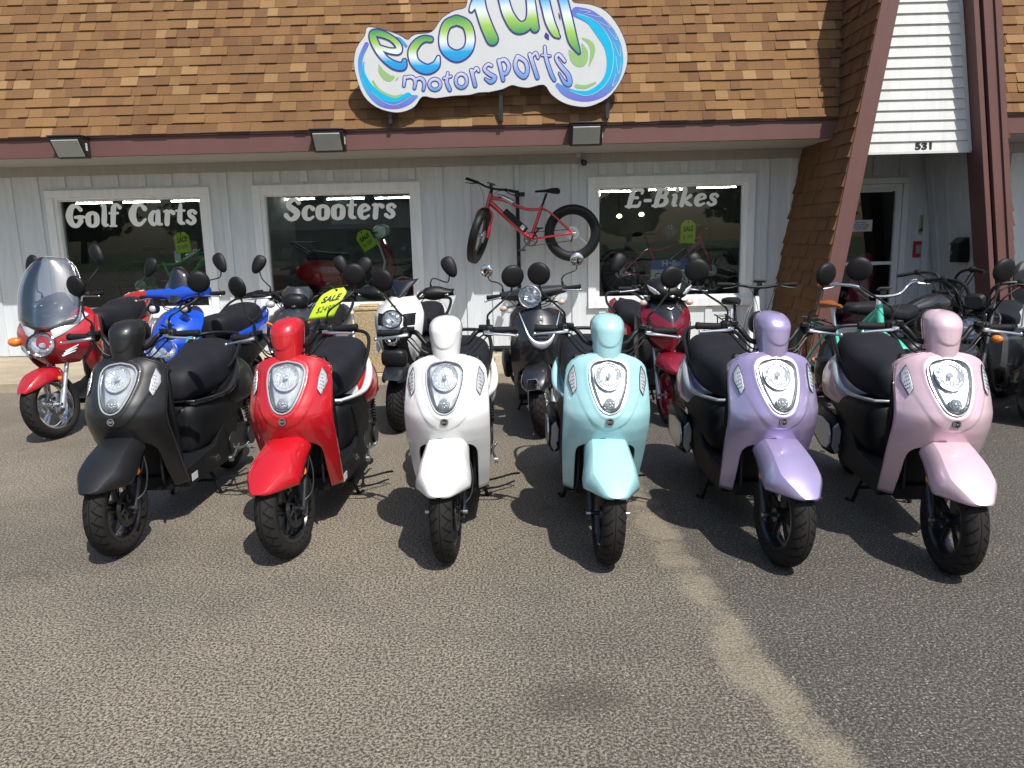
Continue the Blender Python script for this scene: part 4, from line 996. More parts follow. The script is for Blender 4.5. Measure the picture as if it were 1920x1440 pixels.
# ---------------------------------------------------------------- fixtures on the building
for i,(x,lb) in enumerate([(-4.90,'bronze wall pack lamp on the fascia above the Golf Carts window'),(-2.06,'bronze wall pack lamp on the fascia above the Scooters window'),(.745,'bronze wall pack lamp on the fascia right of the shop sign')]):
    t=thing('wall_lamp',(x,8.852,2.56),0,lb,'light','wall pack lamps on the fascia')
    q=MB(); q.prism([(0,-.105),(0,.115),(-.19,.115),(-.20,.095),(-.055,-.10)],-.175,.175,0); q.bx(-.185,.185,-.21,0,.113,.128,0)
    q.build('lamp_housing',M.setdefault('bronze',mat('dark bronze metal',(.035,.03,.03),.45,.3)),t,bevel=.005)
    q=MB(); rt=Matrix.Rotation(math.atan2(.145,.195),4,'X')
    q.M=Matrix.Translation((0,-.133,-.003))@Matrix.Rotation(math.radians(36.5),4,'X'); q.bx(-.145,.145,-.012,.004,-.100,.100,0)
    for k in range(11): q.bx(-.135+.0255*k,-.128+.0255*k,-.014,-.012,-.09,.09,0)
    q.build('lamp_lens',M.setdefault('frost',mat('ribbed lamp glass',(.42,.44,.42),.25,.1,coat=.8,nscale=30,nbump=.4)),t,bevel=.003)
    q=MB(); q.bx(.176,.180,-.10,-.07,-.03,.05,0); q.build('photocell',M['sticker'],t)
t=thing('security_camera',(.80,YW-.02,2.36),0,'small black security camera under the soffit left of the E-Bikes window','camera')
q=MB(); q.cyl((-.05,0,.09),(-.02,-.03,.04),.012,n=8); q.cyl((-.06,.0,.10),(-.06,-.03,.10),.03,n=14); q.build('camera_bracket',M['silver'],t)
q=MB(); q.cyl((0,.03,.02),(.005,-.07,.0),.032,.036,n=18); q.build('camera_body',M['blk'],t)
q=MB(); q.cyl((.005,-.07,0),(.0055,-.076,-.001),.022,n=16); q.build('camera_lens',M['blkg'],t)
t=thing('letter_box',(5.112,9.05,1.22),-PI/2+rad(0),'black wall mounted letter box beside the entrance door','mailbox')
q=MB(); q.prism([(0,-.13),(0,.15),(-.06,.15),(-.13,.09),(-.13,-.13)],-.085,.085); q.build('box_body',M['blk'],t,bevel=.005)
q=MB(); q.prism([(-.0,.152),(-.062,.152),(-.137,.088),(-.137,.07),(-.131,.07),(-.0,.146)],-.092,.092); q.build('box_lid',M['blkg'],t,bevel=.002)
q=MB(); q.bx(-.055,-.045,-.134,-.131,-.05,-.0); q.bx(-.065,-.035,-.134,-.131,-.03,-.022); q.build('lock',M['alu'],t)
t=thing('alarm_plate',(4.975,YW-.003,1.225),0,'small red wall plate with a grey switch beside the door','plate')
q=MB(); q.bx(-.072,.072,-.008,0,-.10,.10); q.build('plate',mat('red plastic plate',(.42,.02,.05),.5),t,bevel=.003)
q=MB(); q.bx(-.035,.035,-.016,-.009,-.055,.055); q.ell((0,-.017,.025),(.011,.004,.011),10,6); q.ell((0,-.017,-.028),(.009,.004,.009),10,6); q.build('switch',M['alu'],t,bevel=.002)
t=thing('thermometer',(4.99,YW-.003,1.53),0,'narrow yellowish thermometer on the wall above the red plate','thermometer')
q=MB(); q.bx(-.028,.028,-.006,0,-.085,.115); q.lathe([(0,-.006),(.038,-.006),(.038,0),(0,0)],(0,0,-.09),'y',18,closed=False); q.build('dial_plate',mat('aged cream plastic',(.42,.42,.27),.5),t)
q=MB(); q.cyl((0,-.009,-.09),(0,-.009,.09),.004,n=6); 
for k in range(9): q.bx(.008,.018,-.008,-.0062,-.07+.02*k,-.068+.02*k)
q.build('scale_tube',M['dkmetal'],t)
PAINTS=dict(black=(paint('satin black paint',(.009,.0095,.0105),rough=.42,coat=.2,dust=.02),M['blkg']),
 red=(paint('gloss red paint',(.48,.004,.011),dust=.01),M['white']),
 white=(M['white'],M['white']),
 teal=(paint('pale aqua paint',(.34,.60,.63),dust=.03),paint('aqua trim',(.37,.62,.64),dust=.03)),
 purple=(paint('pearl lilac paint',(.41,.34,.56),metal=.5,rough=.34,flake=.12,dust=.03),M['silver']),
 pink=(paint('pearl pink paint',(.70,.50,.56),metal=.25,rough=.36,flake=.1,dust=.03),M['silver']))
base=make_scooter()
FR=[('black',-2.005,3.60,0,-2,0,'matt black retro scooter, the leftmost of the front row'),
    ('red',-1.150,3.54,0,-12,0,'bright red retro scooter between the matt black and the white one'),
    ('white',-.372,3.46,0,-2,.3,'white retro scooter in the front row with a dark round badge'),
    ('teal',.372,3.40,0,2,2,'pale aqua retro scooter between the white and the lilac one'),
    ('purple',1.165,3.34,0,8,0,'pearl lilac retro scooter with silver trim round its black seat'),
    ('pink',1.868,3.23,-7,4,0,'pearl pink retro scooter at the right end of the front row')]
rest=[]
for i,(k,x,y,rz,stg,ln,lb) in enumerate(FR):
    if i: o=copy_tree(base,None,{P0.name:PAINTS[k][0],P1.name:PAINTS[k][1]})
    else: o=base
    rest.append((o,k,x,y,rz,stg,ln,lb))
for sl_o in [base]:
    def sw(o):
        for sl in getattr(o,'material_slots',[]):
            if sl.material in (P0,P1):
                nm=PAINTS['black'][0 if sl.material==P0 else 1]; sl.link='OBJECT'; sl.material=nm
        for c in kids(o): sw(c)
    sw(base)
for o,k,x,y,rz,stg,ln,lb in rest:
    o.location=(x,y,0); o.rotation_euler=(0,rad(ln),rad(rz)); steer(o,rad(stg)); tag(o,lb,'scooter','retro scooters in the front row')
# ---------------------------------------------------------------- second row
def headlamp(parent,c,rx,rz=None,name='headlight',rim='chrome',tilt=0,depth=.05,lens=True,housing=None):
    rz=rz or rx; B=Matrix.Translation(c)@Matrix.Rotation(rad(tilt),4,'X')
    q=MB(); q.M=B; rr=random.Random(int(abs(c[0])*100+c[2]*90)); n=26; rows=[]
    for k,d in((1,.0),(.8,.02),(.55,.032),(.3,.038),(.03,.04)):
        rows.append([(rx*k*math.cos(2*PI*i/n),d+rr.uniform(-.004,.004)*(k<1),rz*k*math.sin(2*PI*i/n)) for i in range(n)])
    q.grid(rows,0,closeu=True); q.tube([(0,.03,0),(0,.0,0)],[rx*.22,rx*.16],12)
    hl=q.build(name,M['refl'],parent,angle=10)
    q=MB(); q.M=B; q.grid([[(rx*k*math.cos(2*PI*i/n),d,rz*k*math.sin(2*PI*i/n)) for i in range(n)] for k,d in((1,-.002),(.85,-.012),(.5,-.020),(.02,-.023))],0,closeu=True); q.build('headlight_lens',M['clear'],hl,angle=80)
    q=MB(); q.M=B; q.tube([(rx*1.05*math.cos(2*PI*i/n),-.002,rz*1.05*math.sin(2*PI*i/n)) for i in range(n)],.006,6,closed=True); q.build('headlight_rim',M[rim],hl)
    if housing:
        q=MB(); q.M=B; q.grid([[(rx*k*math.cos(2*PI*i/n),d,rz*k*math.sin(2*PI*i/n)) for i in range(n)] for k,d in((1.08,-.001),(1.06,.05),(.85,.10),(.4,.135),(.02,.14))],0,closeu=True); q.build('lamp_shell',M[housing],hl,angle=60)
    return hl
def signal(parent,c,r=.026,m='amber',stalk=None):
    q=MB(); q.ell(c,(r*1.15,r*.8,r*.85),16,10); o=q.build('turn_signal',M[m],parent)
    if stalk: q=MB(); q.cyl(stalk,c,.007,n=8); q.ell((c[0],c[1]+.012,c[2]),(r*1.05,r*.8,r*.8),12,8); q.build('signal_stalk',M['blk'],o)
    return o
def shieldgrid(name,parent,m,ztab,ytab,wtab,wrap,z0,z1,mf=None,pw=2.3,nz=84,nx=40,solid=.005,inner=None,top=None):
    q=MB()
    for sg in(-1,1):
        rows=[];zz=[z0+(z1-z0)*i/nz for i in range(nz+1)]
        for z in zz:
            w=interp(wtab,z); e=min(inner(z),w*.98) if inner else 0
            rows.append([(sg*(e+(w-e)*k/nx),interp(ytab,z)+interp(wrap,z)*(((e+(w-e)*k/nx)/max(w,.001))**pw),z) for k in range(nx+1)])
        vs=[p for r in rows for p in r]; nc=nx+1
        for i in range(nz):
            for k in range(nx):
                f=(i*nc+k,i*nc+k+1,(i+1)*nc+k+1,(i+1)*nc+k); c=Vector(vs[f[0]])+Vector(vs[f[2]]); c/=2
                q.add([vs[j] for j in f],[(0,1,2,3)],mf(abs(c.x),c.z) if mf else 0)
    return q.build(name,m,parent,angle=50,solid=solid)
def seat2(root,y0,y1,z,w=.15,h=.16,hump=.05,m='seat'):
    q=MB(); L=y1-y0; S_=[]
    for t,dz,ww in((0,-.05,.35),(.03,-.02,.6),(.12,-.005,.8),(.3,0,.95),(.48,.0,1.0),(.56,hump*.6,1.0),(.66,hump,1),(.85,hump+.01,.92),(.96,hump-.02,.7),(1,hump-.06,.4)):
        S_.append((y0+L*t,0,z+dz,z+dz-h*(.6+.4*min(1,t*3)) if t<.5 else z+dz-h,w*ww,2.8))
    q.loft(S_,32); return q.build('seat',M[m],root,angle=70)
def rear_end(root,pm,y0=.75,y1=1.7,z=.62,w=.19,lamp=True,wheel=True,ry=1.36,R_=.235,tw=.058,pipe=True):
    q=MB(); q.loft([(y0-.03,0,z+.02,.32,.09,4),(y0+.05,0,z+.06,.31,.15,4),(y0+.4,0,z+.10,.38,w*.95,3.5),(y0+.8,0,z+.14,.50,w*.8,3),(y1,0,z+.18,z+.04,w*.3,2.5)],30); q.build('tail_body',M['grain'],root,angle=60)
    q=MB()
    for sg in(-1,1):
        q.loft([(y0+.05,sg*(w-.05),z+.10,z+.02,.02,2.5),(y0+.35,sg*(w-.03),z+.14,z-.02,.035,2.5),(y0+.7,sg*(w-.05),z+.20,z+.02,.04,2.5),(y1-.05,sg*.06,z+.27,z+.14,.05,2.5),(y1+.02,sg*.03,z+.28,z+.2,.02,2.5)],18)
    q.build('side_cowl',pm,root,angle=60)
    if lamp: q=MB(); q.ell((0,y1+.01,z+.16),(.08,.03,.05),14,8,e=3); q.build('tail_lamp',M['redlens'],root)
    q=MB(); q.prism([(.22,.28),(.28,.22),(y0+.3,.18),(y0+.45,.30),(y0+.3,.42),(y0,.33),(.36,.31)],-.165,.165); q.build('floorboard',M['grain'],root,bevel=.012)
    q=MB(); q.prism([(y0+.25,.22),(y0+.45,.16),(ry+.06,.17),(ry+.12,.24),(ry+.04,.32),(y0+.45,.37)],.075,.15); q.lathe([(0,.15),(.065,.15),(.075,.165),(0,.165)],(0,ry,.235),'x',20,closed=False); q.build('engine',M['dkmetal'],root,bevel=.006)
    q=MB(); q.loft([(y0+.5,-.20,.40,.26,.03,2.6),(y0+.55,-.205,.43,.23,.045,3),(ry+.2,-.21,.46,.26,.048,3),(ry+.26,-.21,.43,.30,.03,3)],20); q.tube([(-.06,y0+.2,.2),(-.15,y0+.4,.2),(-.2,y0+.55,.32)],.015,8,sm=4); q.build('muffler',M['blk'],root)
    if wheel: make_wheel(root,'rear_wheel',(0,ry,R_),Rt=R_,tw=tw,disc=0)
    q=MB()
    for sg in(-1,1): q.tube([(sg*.07,y0+.12,.2),(sg*.14,y0+.16,.008)],.011,8)
    q.tube([(-.13,y0+.15,.06),(.13,y0+.15,.06)],.010,8)
    q.tube([(.12,y0+.15,.06),(.22,y0+.25,.04),(.28,y0+.22,.05)],.007,8); q.build('centre_stand',M['blk'],root)
def rail(root,pts,r=.012,m='blk',name='grab_rail'):
    q=MB(); q.tube([(-x,y,z) for x,y,z in pts]+[(x,y,z) for x,y,z in pts[::-1]],r,10,sm=6); return q.build(name,M[m],root)
M['redm']=paint('deep red paint',(.40,.005,.012),dust=.04); M['blue']=paint('bright blue paint',(.006,.075,.56),metal=.15,rough=.3,dust=.02); M['maroon']=paint('metallic maroon paint',(.30,.008,.030),metal=.5,rough=.33,dust=.02)
M['gblk']=paint('gloss black paint',(.010,.011,.014),dust=.02); M['grey']=paint('dark grey paint',(.045,.048,.055),metal=.5,rough=.35); M['cyanp']=paint('light blue paint',(.05,.42,.62),dust=.02)
M['screen']=glass('clear windscreen',(.96,.97,.98),refl=1.3,base=.13,rough=.15); M['smoke']=glass('smoked screen',(.16,.17,.20),refl=1.6,base=.08,rough=.03)
# --- red touring scooter
def maxi():
    r=thing('touring_scooter',(0,0,0)); st=[]
    Rw=.27
    st.append(make_wheel(r,'front_wheel',(0,0,Rw),Rt=Rw,tw=.060,rr=.185,spokes=5,rim='alu',rimedge='chrome',disc=2))
    st.append(make_fork(r,rad(25),top=.66,xs=.085,r=.022,axz=Rw,mat_='silver'))
    st.append(sweep_fender('front_fender',r,[(.16,.50),(.10,.56),(.0,.575),(-.11,.545),(-.20,.48),(-.26,.42)],[(0,.08),(.3,.115),(.6,.110),(.85,.075),(1,.03)],[(0,.14),(.3,.12),(.6,.10),(1,.02)],M['redm']))
    for sg in(-1,1): st.append(signal(r,(sg*.11,.03,.47),.022))
    def mf(x,z):
        if z>.90-x*.9 and z>.84: return 1 if x<.13+max(0,(z-.9)*.3) else 0
        return 0
    sh=shieldgrid('front_fairing',r,[M['redm'],M['grey']],None,[(.58,.10),(.66,.02),(.74,-.02),(.82,-.01),(.92,.05),(1.02,.14)],[(.58,.15),(.64,.22),(.72,.275),(.84,.300),(.95,.285),(1.0,.24),(1.02,.19)],[(.58,.12),(.74,.19),(1.02,.20)],.58,1.02,mf,pw=1.9)
    for sg in(-1,1):
        q=MB(); q.grid([[(sg*.275,.22,.95),(sg*.29,.20,.70),(sg*.21,.20,.58)],[(sg*.27,.36,.95),(sg*.28,.36,.66),(sg*.19,.36,.45)],[(sg*.23,.50,.90),(sg*.24,.5,.62),(sg*.16,.5,.36)]],0); q.build('side_fairing',M['redm'],r,solid=.012,angle=30)
    hl=headlamp(r,(0,-.045,.755),.105,.092,rim='blkg',tilt=-14)
    for sg in(-1,1):
        q=MB(); P=[(.085,.80),(.14,.83),(.215,.895),(.262,.965),(.235,.985),(.15,.94),(.06,.862)]
        rows=[[(sg*(.14+(x-.14)*k),interp([(.74,-.02),(.82,-.01),(.92,.05),(1.02,.14)],.87+(z-.87)*k)+.19*((.14+(x-.14)*k)/.295)**1.9-.012-.006*(1-k),.87+(z-.87)*k) for x,z in P] for k in(1,.7,.3,.03)]
        q.grid(rows,0,closeu=True); q.build('upper_lamp',M['lens'],r,angle=20)
        q=MB()
        for k in range(3): q.tube([(sg*(.12+.01*k),.015+.01*k,.655+.016*k),(sg*(.20+.008*k),.075+.01*k,.69+.022*k)],[.011,.004],8)
        q.build('fairing_grille',M['silver'],r)
        signal(r,(sg*.315,.17,.76),.045)
    # clear screen
    rows=[]
    for i in range(15):
        t=i/14; z=.86+.57*t; w=interp([(0,.15),(.15,.235),(.5,.25),(.8,.21),(.95,.15),(1,.11)],t); y=-.01+.20*t
        rows.append([(w*u,y+.10*u*u,z-.02*u*u*t) for u in [-1+2*k/16 for k in range(17)]])
    q=MB(); q.grid(rows,0); sc=q.build('windscreen',M['screen'],r,solid=.004,angle=80)
    q=MB(); q.tube([rr_[0] for rr_ in rows]+rows[-1][1:-1]+[rr_[-1] for rr_ in rows[::-1]],.0022,6); q.build('screen_edge',M['lens'],sc)
    q=MB(); q.loft([(.12,0,1.00,.90,.09,2.5),(.16,0,1.06,.9,.13,3),(.26,0,1.12,.92,.13,3),(.34,0,1.14,.95,.07,3)],24); db=q.build('dashboard',M['grey'],r)
    q=MB(); 
    for x,z in((-.05,1.045),(.06,1.06),(.0,.985)): q.ell((x,.135,z),(.013,.012,.011),10,6)
    q.tube([(-.03,.085,.965),(0,.08,.975),(.03,.085,.965),(0,.08,.955)],.006,6,closed=True); q.build('screen_bolts',M['chrome'],db)
    make_bars(r,st,zg=1.08,yg=.42,xbox=.22,xend=.35,mx=.325,mz=1.40,my=.50,mr=.075,mshape='tear',levers=True)
    q=MB(); q.cyl((0,.36,.8),(0,.42,1.05),.05,n=14); q.build('steering_neck',M['blk'],r)
    rear_end(r,M['redm'],y0=.82,y1=1.95,z=.62,w=.22,ry=1.5,R_=.25,tw=.066)
    seat2(r,.80,1.78,.95,.17,.27,.05)
    rail(r,[(.17,1.35,.80),(.19,1.55,.88),(.15,1.85,.98),(.05,1.95,1.0)],.014)
    q=MB(); q.loft([(1.60,0,.98,.78,.15,2.6),(1.75,0,1.04,.80,.14,2.6),(1.95,0,1.05,.86,.08,2.6)],20); q.build('tail_cowl',M['redm'],r)
    q=MB(); q.box((.205,1.30,.745),(.004,.10,.05)); q.build('side_sticker',M['sticker'],r)
    STEER.update(o.name for o in st); return r
r=maxi(); r.location=(-3.74,5.97,0); r.rotation_euler=(0,0,rad(4)); steer(r,rad(-17)); tag(r,'red touring scooter with a tall clear windscreen at the left end of the back row','scooter')
# --- blue scooter
def bluesc():
    r=thing('scooter',(0,0,0)); st=[]
    st.append(make_wheel(r,'front_wheel',(0,0,.225),Rt=.225,tw=.06,rr=.145)); st.append(make_fork(r,rad(25),top=.6,axz=.225))
    st.append(sweep_fender('front_fender',r,[(.14,.46),(.05,.53),(-.06,.53),(-.17,.45),(-.22,.39)],[(0,.09),(.4,.11),(.8,.085),(1,.03)],[(0,.13),(.5,.11),(1,.03)],M['blue']))
    def mf(x,z): return 1 if (z<.78 and x>.155-(.78-z)*.15) else 0
    shieldgrid('front_shield',r,[M['blue'],M['cyanp'],M['blk']],None,[(.50,.10),(.60,.0),(.72,-.06),(.82,-.01),(.93,.10),(1.0,.2)],[(.50,.10),(.58,.16),(.72,.20),(.84,.215),(.93,.19),(.98,.13),(1.0,.08)],[(.5,.10),(.75,.18),(1.0,.16)],.50,1.0,mf)
    q=MB()
    for z in(.835,.865): q.tube([(-.055,.01+(z-.83)*1.0,z+.012),(0,-.012+(z-.83)*1.0,z-.004),(.055,.01+(z-.83)*1.0,z+.012)],.007,6)
    q.build('air_slots',M['blk'],r)
    q=MB(); q.prism([(-.02,.905),(0,.925),(.022,.91),(.012,.885),(-.012,.885)],.045,.06,axis='y'); q.build('front_emblem',M['chrome'],r)
    headlamp(r,(0,-.075,.69),.125,.085,rim='blue',tilt=-16)
    for sg in(-1,1): 
        q=MB(); q.ell((sg*.135,.09,1.0),(.035,.03,.033),16,10); o=q.build('turn_signal',M['lens'],r); q=MB(); q.lathe([(.034,.0),(.040,-.004),(.040,.05),(.01,.06)],(sg*.135,.07,1.0),'y',18,closed=False); q.build('signal_shell',M['blk'],o)
    # handlebar cover
    P=[]
    for k in range(17):
        x=-.27+.54*k/16; a=abs(x)/.27; zc=1.10+.015*a; h=.055-.018*a+(.02 if a<.35 else 0); d=.075-.02*a
        P.append([(x,.27+d*math.cos(t),zc+h*math.sin(t)) for t in [2*PI*j/16 for j in range(16)]])
    q=MB(); q.grid(P,0,closeu=True); q.add(P[0],[tuple(range(16))]); q.add(P[-1],[tuple(range(16))]); st.append(q.build('handlebar_cover',M['blue'],r,angle=50))
    rows=[]
    for i in range(11):
        t=i/10; z=1.02+.30*t; w=interp([(0,.06),(.2,.095),(.5,.112),(.8,.09),(1,.03)],t); rows.append([(w*u,.17+.10*t+.05*u*u,z) for u in [-1+k/5 for k in range(11)]])
    q=MB(); q.grid(rows,0); st.append(q.build('windscreen',M['smoke'],r,solid=.003))
    make_bars(r,st,zg=1.09,yg=.30,xbox=.24,xend=.38,mx=.33,mz=1.33,my=.40,mr=.075,mshape='tear')
    rear_end(r,M['blue'],y0=.72,y1=1.68,z=.60,w=.20); seat2(r,.68,1.50,.885,.17,.28,.05)
    q=MB(); q.tube([(-.16,1.1,.78),(-.2,1.2,.82),(-.2,1.45,.93),(-.14,1.62,.97),(.14,1.62,.97),(.2,1.45,.93),(.2,1.2,.82),(.16,1.1,.78)],.011,8,sm=5)
    for y in(1.5,1.72,1.9): q.tube([(-.14,y,1.0),(.14,y,1.0)],.009,8)
    for sg in(-1,1): q.tube([(sg*.14,1.45,.98),(sg*.14,1.95,1.01),(sg*.10,1.98,1.01)],.010,8); q.tube([(sg*.14,1.95,1.01),(sg*.15,1.8,.80)],.009,8)
    q.build('luggage_rack',M['blk'],r)
    STEER.update(o.name for o in st); return r
r=bluesc(); r.location=(-2.80,6.02,0); r.rotation_euler=(0,0,rad(-7)); steer(r,rad(-6)); tag(r,'bright blue scooter with a small smoked flyscreen behind the matt black one','scooter')
# --- dark grey scooter carrying a sale tag
def darksc(white=False):
    r=thing('scooter',(0,0,0)); st=[]
    tw=.058 if not white else .068; Rw=.225 if not white else .235
    st.append(make_wheel(r,'front_wheel',(0,0,Rw),Rt=Rw,tw=tw,rr=.14,ty='tyre' if not white else 'knob')); st.append(make_fork(r,rad(25),top=.6,axz=Rw))
    body=M['white'] if white else M['grey']
    st.append(sweep_fender('front_fender',r,[(.14,.46),(.05,.53),(-.06,.53),(-.17,.45),(-.22,.39)] if not white else [(.14,.50),(.05,.56),(-.07,.555),(-.19,.50),(-.27,.46)],[(0,.09),(.4,.11),(.8,.09),(1,.05)],[(0,.13),(.5,.09),(1,.03)],M['gblk']))
    if not white:
        shieldgrid('front_shield',r,[M['grey'],M['gblk'],M['blk']],None,[(.42,.16),(.55,.04),(.70,-.04),(.82,-.02),(.93,.08),(.98,.15)],[(.42,.12),(.55,.19),(.72,.22),(.86,.215),(.94,.18),(.98,.12)],[(.4,.10),(.75,.17),(1.0,.15)],.42,.98,lambda x,z:1 if z<.80 else 0)
        headlamp(r,(.075,-.06,.70),.06,rim='blkg',tilt=-10); headlamp(r,(-.075,-.06,.70),.06,rim='blkg',tilt=-10)
        q=MB(); q.prism([(-.06,.80),(.06,.80),(.04,.84),(-.04,.84)],-.05,-.02,axis='y'); q.build('intake',M['blk'],r)
        q=MB(); q.lathe([(0,-.004),(.02,-.004),(.022,.004),(0,.004)],(0,.03,.90),'y',18,closed=False); q.build('front_emblem',M['badge'],r)
        for sg in(-1,1):
            q=MB(); q.tube([(sg*.09,-.005,.845),(sg*.18,.06,.87)],[.004,.012],8); q.build('orange_flash',M['amber'],r)
            q=MB(); q.ell((sg*.20,.2,1.0),(.04,.03,.03),14,8); st.append(q.build('turn_signal',M['lens'],r))
        rows=[]
        for i in range(11):
            t=i/10; z=.98+.16*t; w=interp([(0,.05),(.25,.11),(.6,.13),(1,.085)],t); rows.append([(w*u,.12+.12*t+.09*abs(u)**2.2,z) for u in [-1+k/6 for k in range(13)]])
        q=MB(); q.grid(rows,0); st.append(q.build('visor',M['grey'],r,solid=.01,angle=40))
        q=MB(); q.ell((0,.22,1.02),(.10,.09,.07),18,10,e=2.8); st.append(q.build('instrument_pod',M['blk'],r))
        make_bars(r,st,zg=1.06,yg=.30,xbox=.22,xend=.36,mx=.34,mz=1.31,my=.42,mr=.072,mshape='tear')
    else:
        def mf(x,z): return 1 if (z<.80 and x<.10) or (z<.93 and z>.80 and .07<x<.15 and z>.84) or z<.66-(.12-x)*.0 and x<.10 else 0
        shieldgrid('front_shield',r,[M['white'],M['blk']],None,[(.50,.08),(.60,-.02),(.75,-.09),(.90,-.04),(1.0,.06),(1.05,.15)],[(.50,.09),(.60,.15),(.75,.185),(.90,.20),(.98,.17),(1.05,.10)],[(.4,.12),(.75,.20),(1.05,.17)],.50,1.05,mf)
        headlamp(r,(0,-.10,.90),.075,.065,rim='blk',tilt=-12); headlamp(r,(0,-.115,.755),.050,rim='chrome',tilt=-6)
        q=MB(); q.lathe([(.038,-.004),(.046,-.004),(.046,.004),(.038,.004)],(0,-.135,.755),'y',22); q.build('lamp_ring',M['chrome'],r)
        q=MB(); q.ell((0,-.075,.60),(.10,.06,.07),18,10,e=3.5); q.build('beak',M['blk'],r)
        for sg in(-1,1):
            q=MB(); q.prism([(sg*.13,.66),(sg*.175,.74),(sg*.165,.60)],.01,.03,axis='y'); q.build('lower_lamp',M['lens'],r)
        rows=[]
        for i in range(9):
            t=i/8; z=1.05+.14*t; w=interp([(0,.03),(1,.135)],t); rows.append([(w*u,.13+.12*t+.04*u*u,z-.02*(1-abs(u))*t) for u in [-1+k/5 for k in range(11)]])
        q=MB(); q.grid(rows,0); st.append(q.build('flyscreen',M['smoke'],r,solid=.003))
        make_bars(r,st,zg=1.08,yg=.34,xbox=.22,xend=.35,mx=.36,mz=1.27,my=.46,mr=.080,mshape='tear')
        for sg in(-1,1):
            q=MB(); rows=[]
            for i in range(9):
                t=i/8; x=.17+.24*t; h=.028+.030*math.sin(PI*min(1,t*1.1+.1)); rows.append([(sg*x,.25+.05*t*t+.04*abs(v)**2,1.065+h*v+.01*t) for v in [-1+k/4 for k in range(9)]])
            q.grid(rows,0); st.append(q.build('hand_guard',M['blk'],r,solid=.012))
        q=MB(); q.tube([(-.02,-.03,.995),(.02,-.03,.995)],.006,6); q.build('front_emblem',M['blk'],r)
    q=MB(); q.cyl((0,.20,.85),(0,.30,1.02),.05,n=14); st.append(q.build('steering_neck',M['blk'],r))
    rear_end(r,body,y0=.72,y1=1.68,z=.60,w=.19,R_=Rw,tw=tw); seat2(r,.70,1.48,.86,.15,.25,.05)
    rail(r,[(.15,1.15,.76),(.185,1.32,.84),(.16,1.56,.92),(.05,1.62,.93)],.014)
    STEER.update(o.name for o in st); return r
r=darksc(); r.location=(-1.84,6.05,0); r.rotation_euler=(0,0,rad(-1)); steer(r,rad(4)); tag(r,'dark grey scooter with a yellow sale tag behind the bright red one','scooter')
r=darksc(True); r.location=(-.98,5.98,0); r.rotation_euler=(0,0,rad(-5)); steer(r,rad(2)); tag(r,'white and black scooter with knobbly tyres and hand guards','scooter')
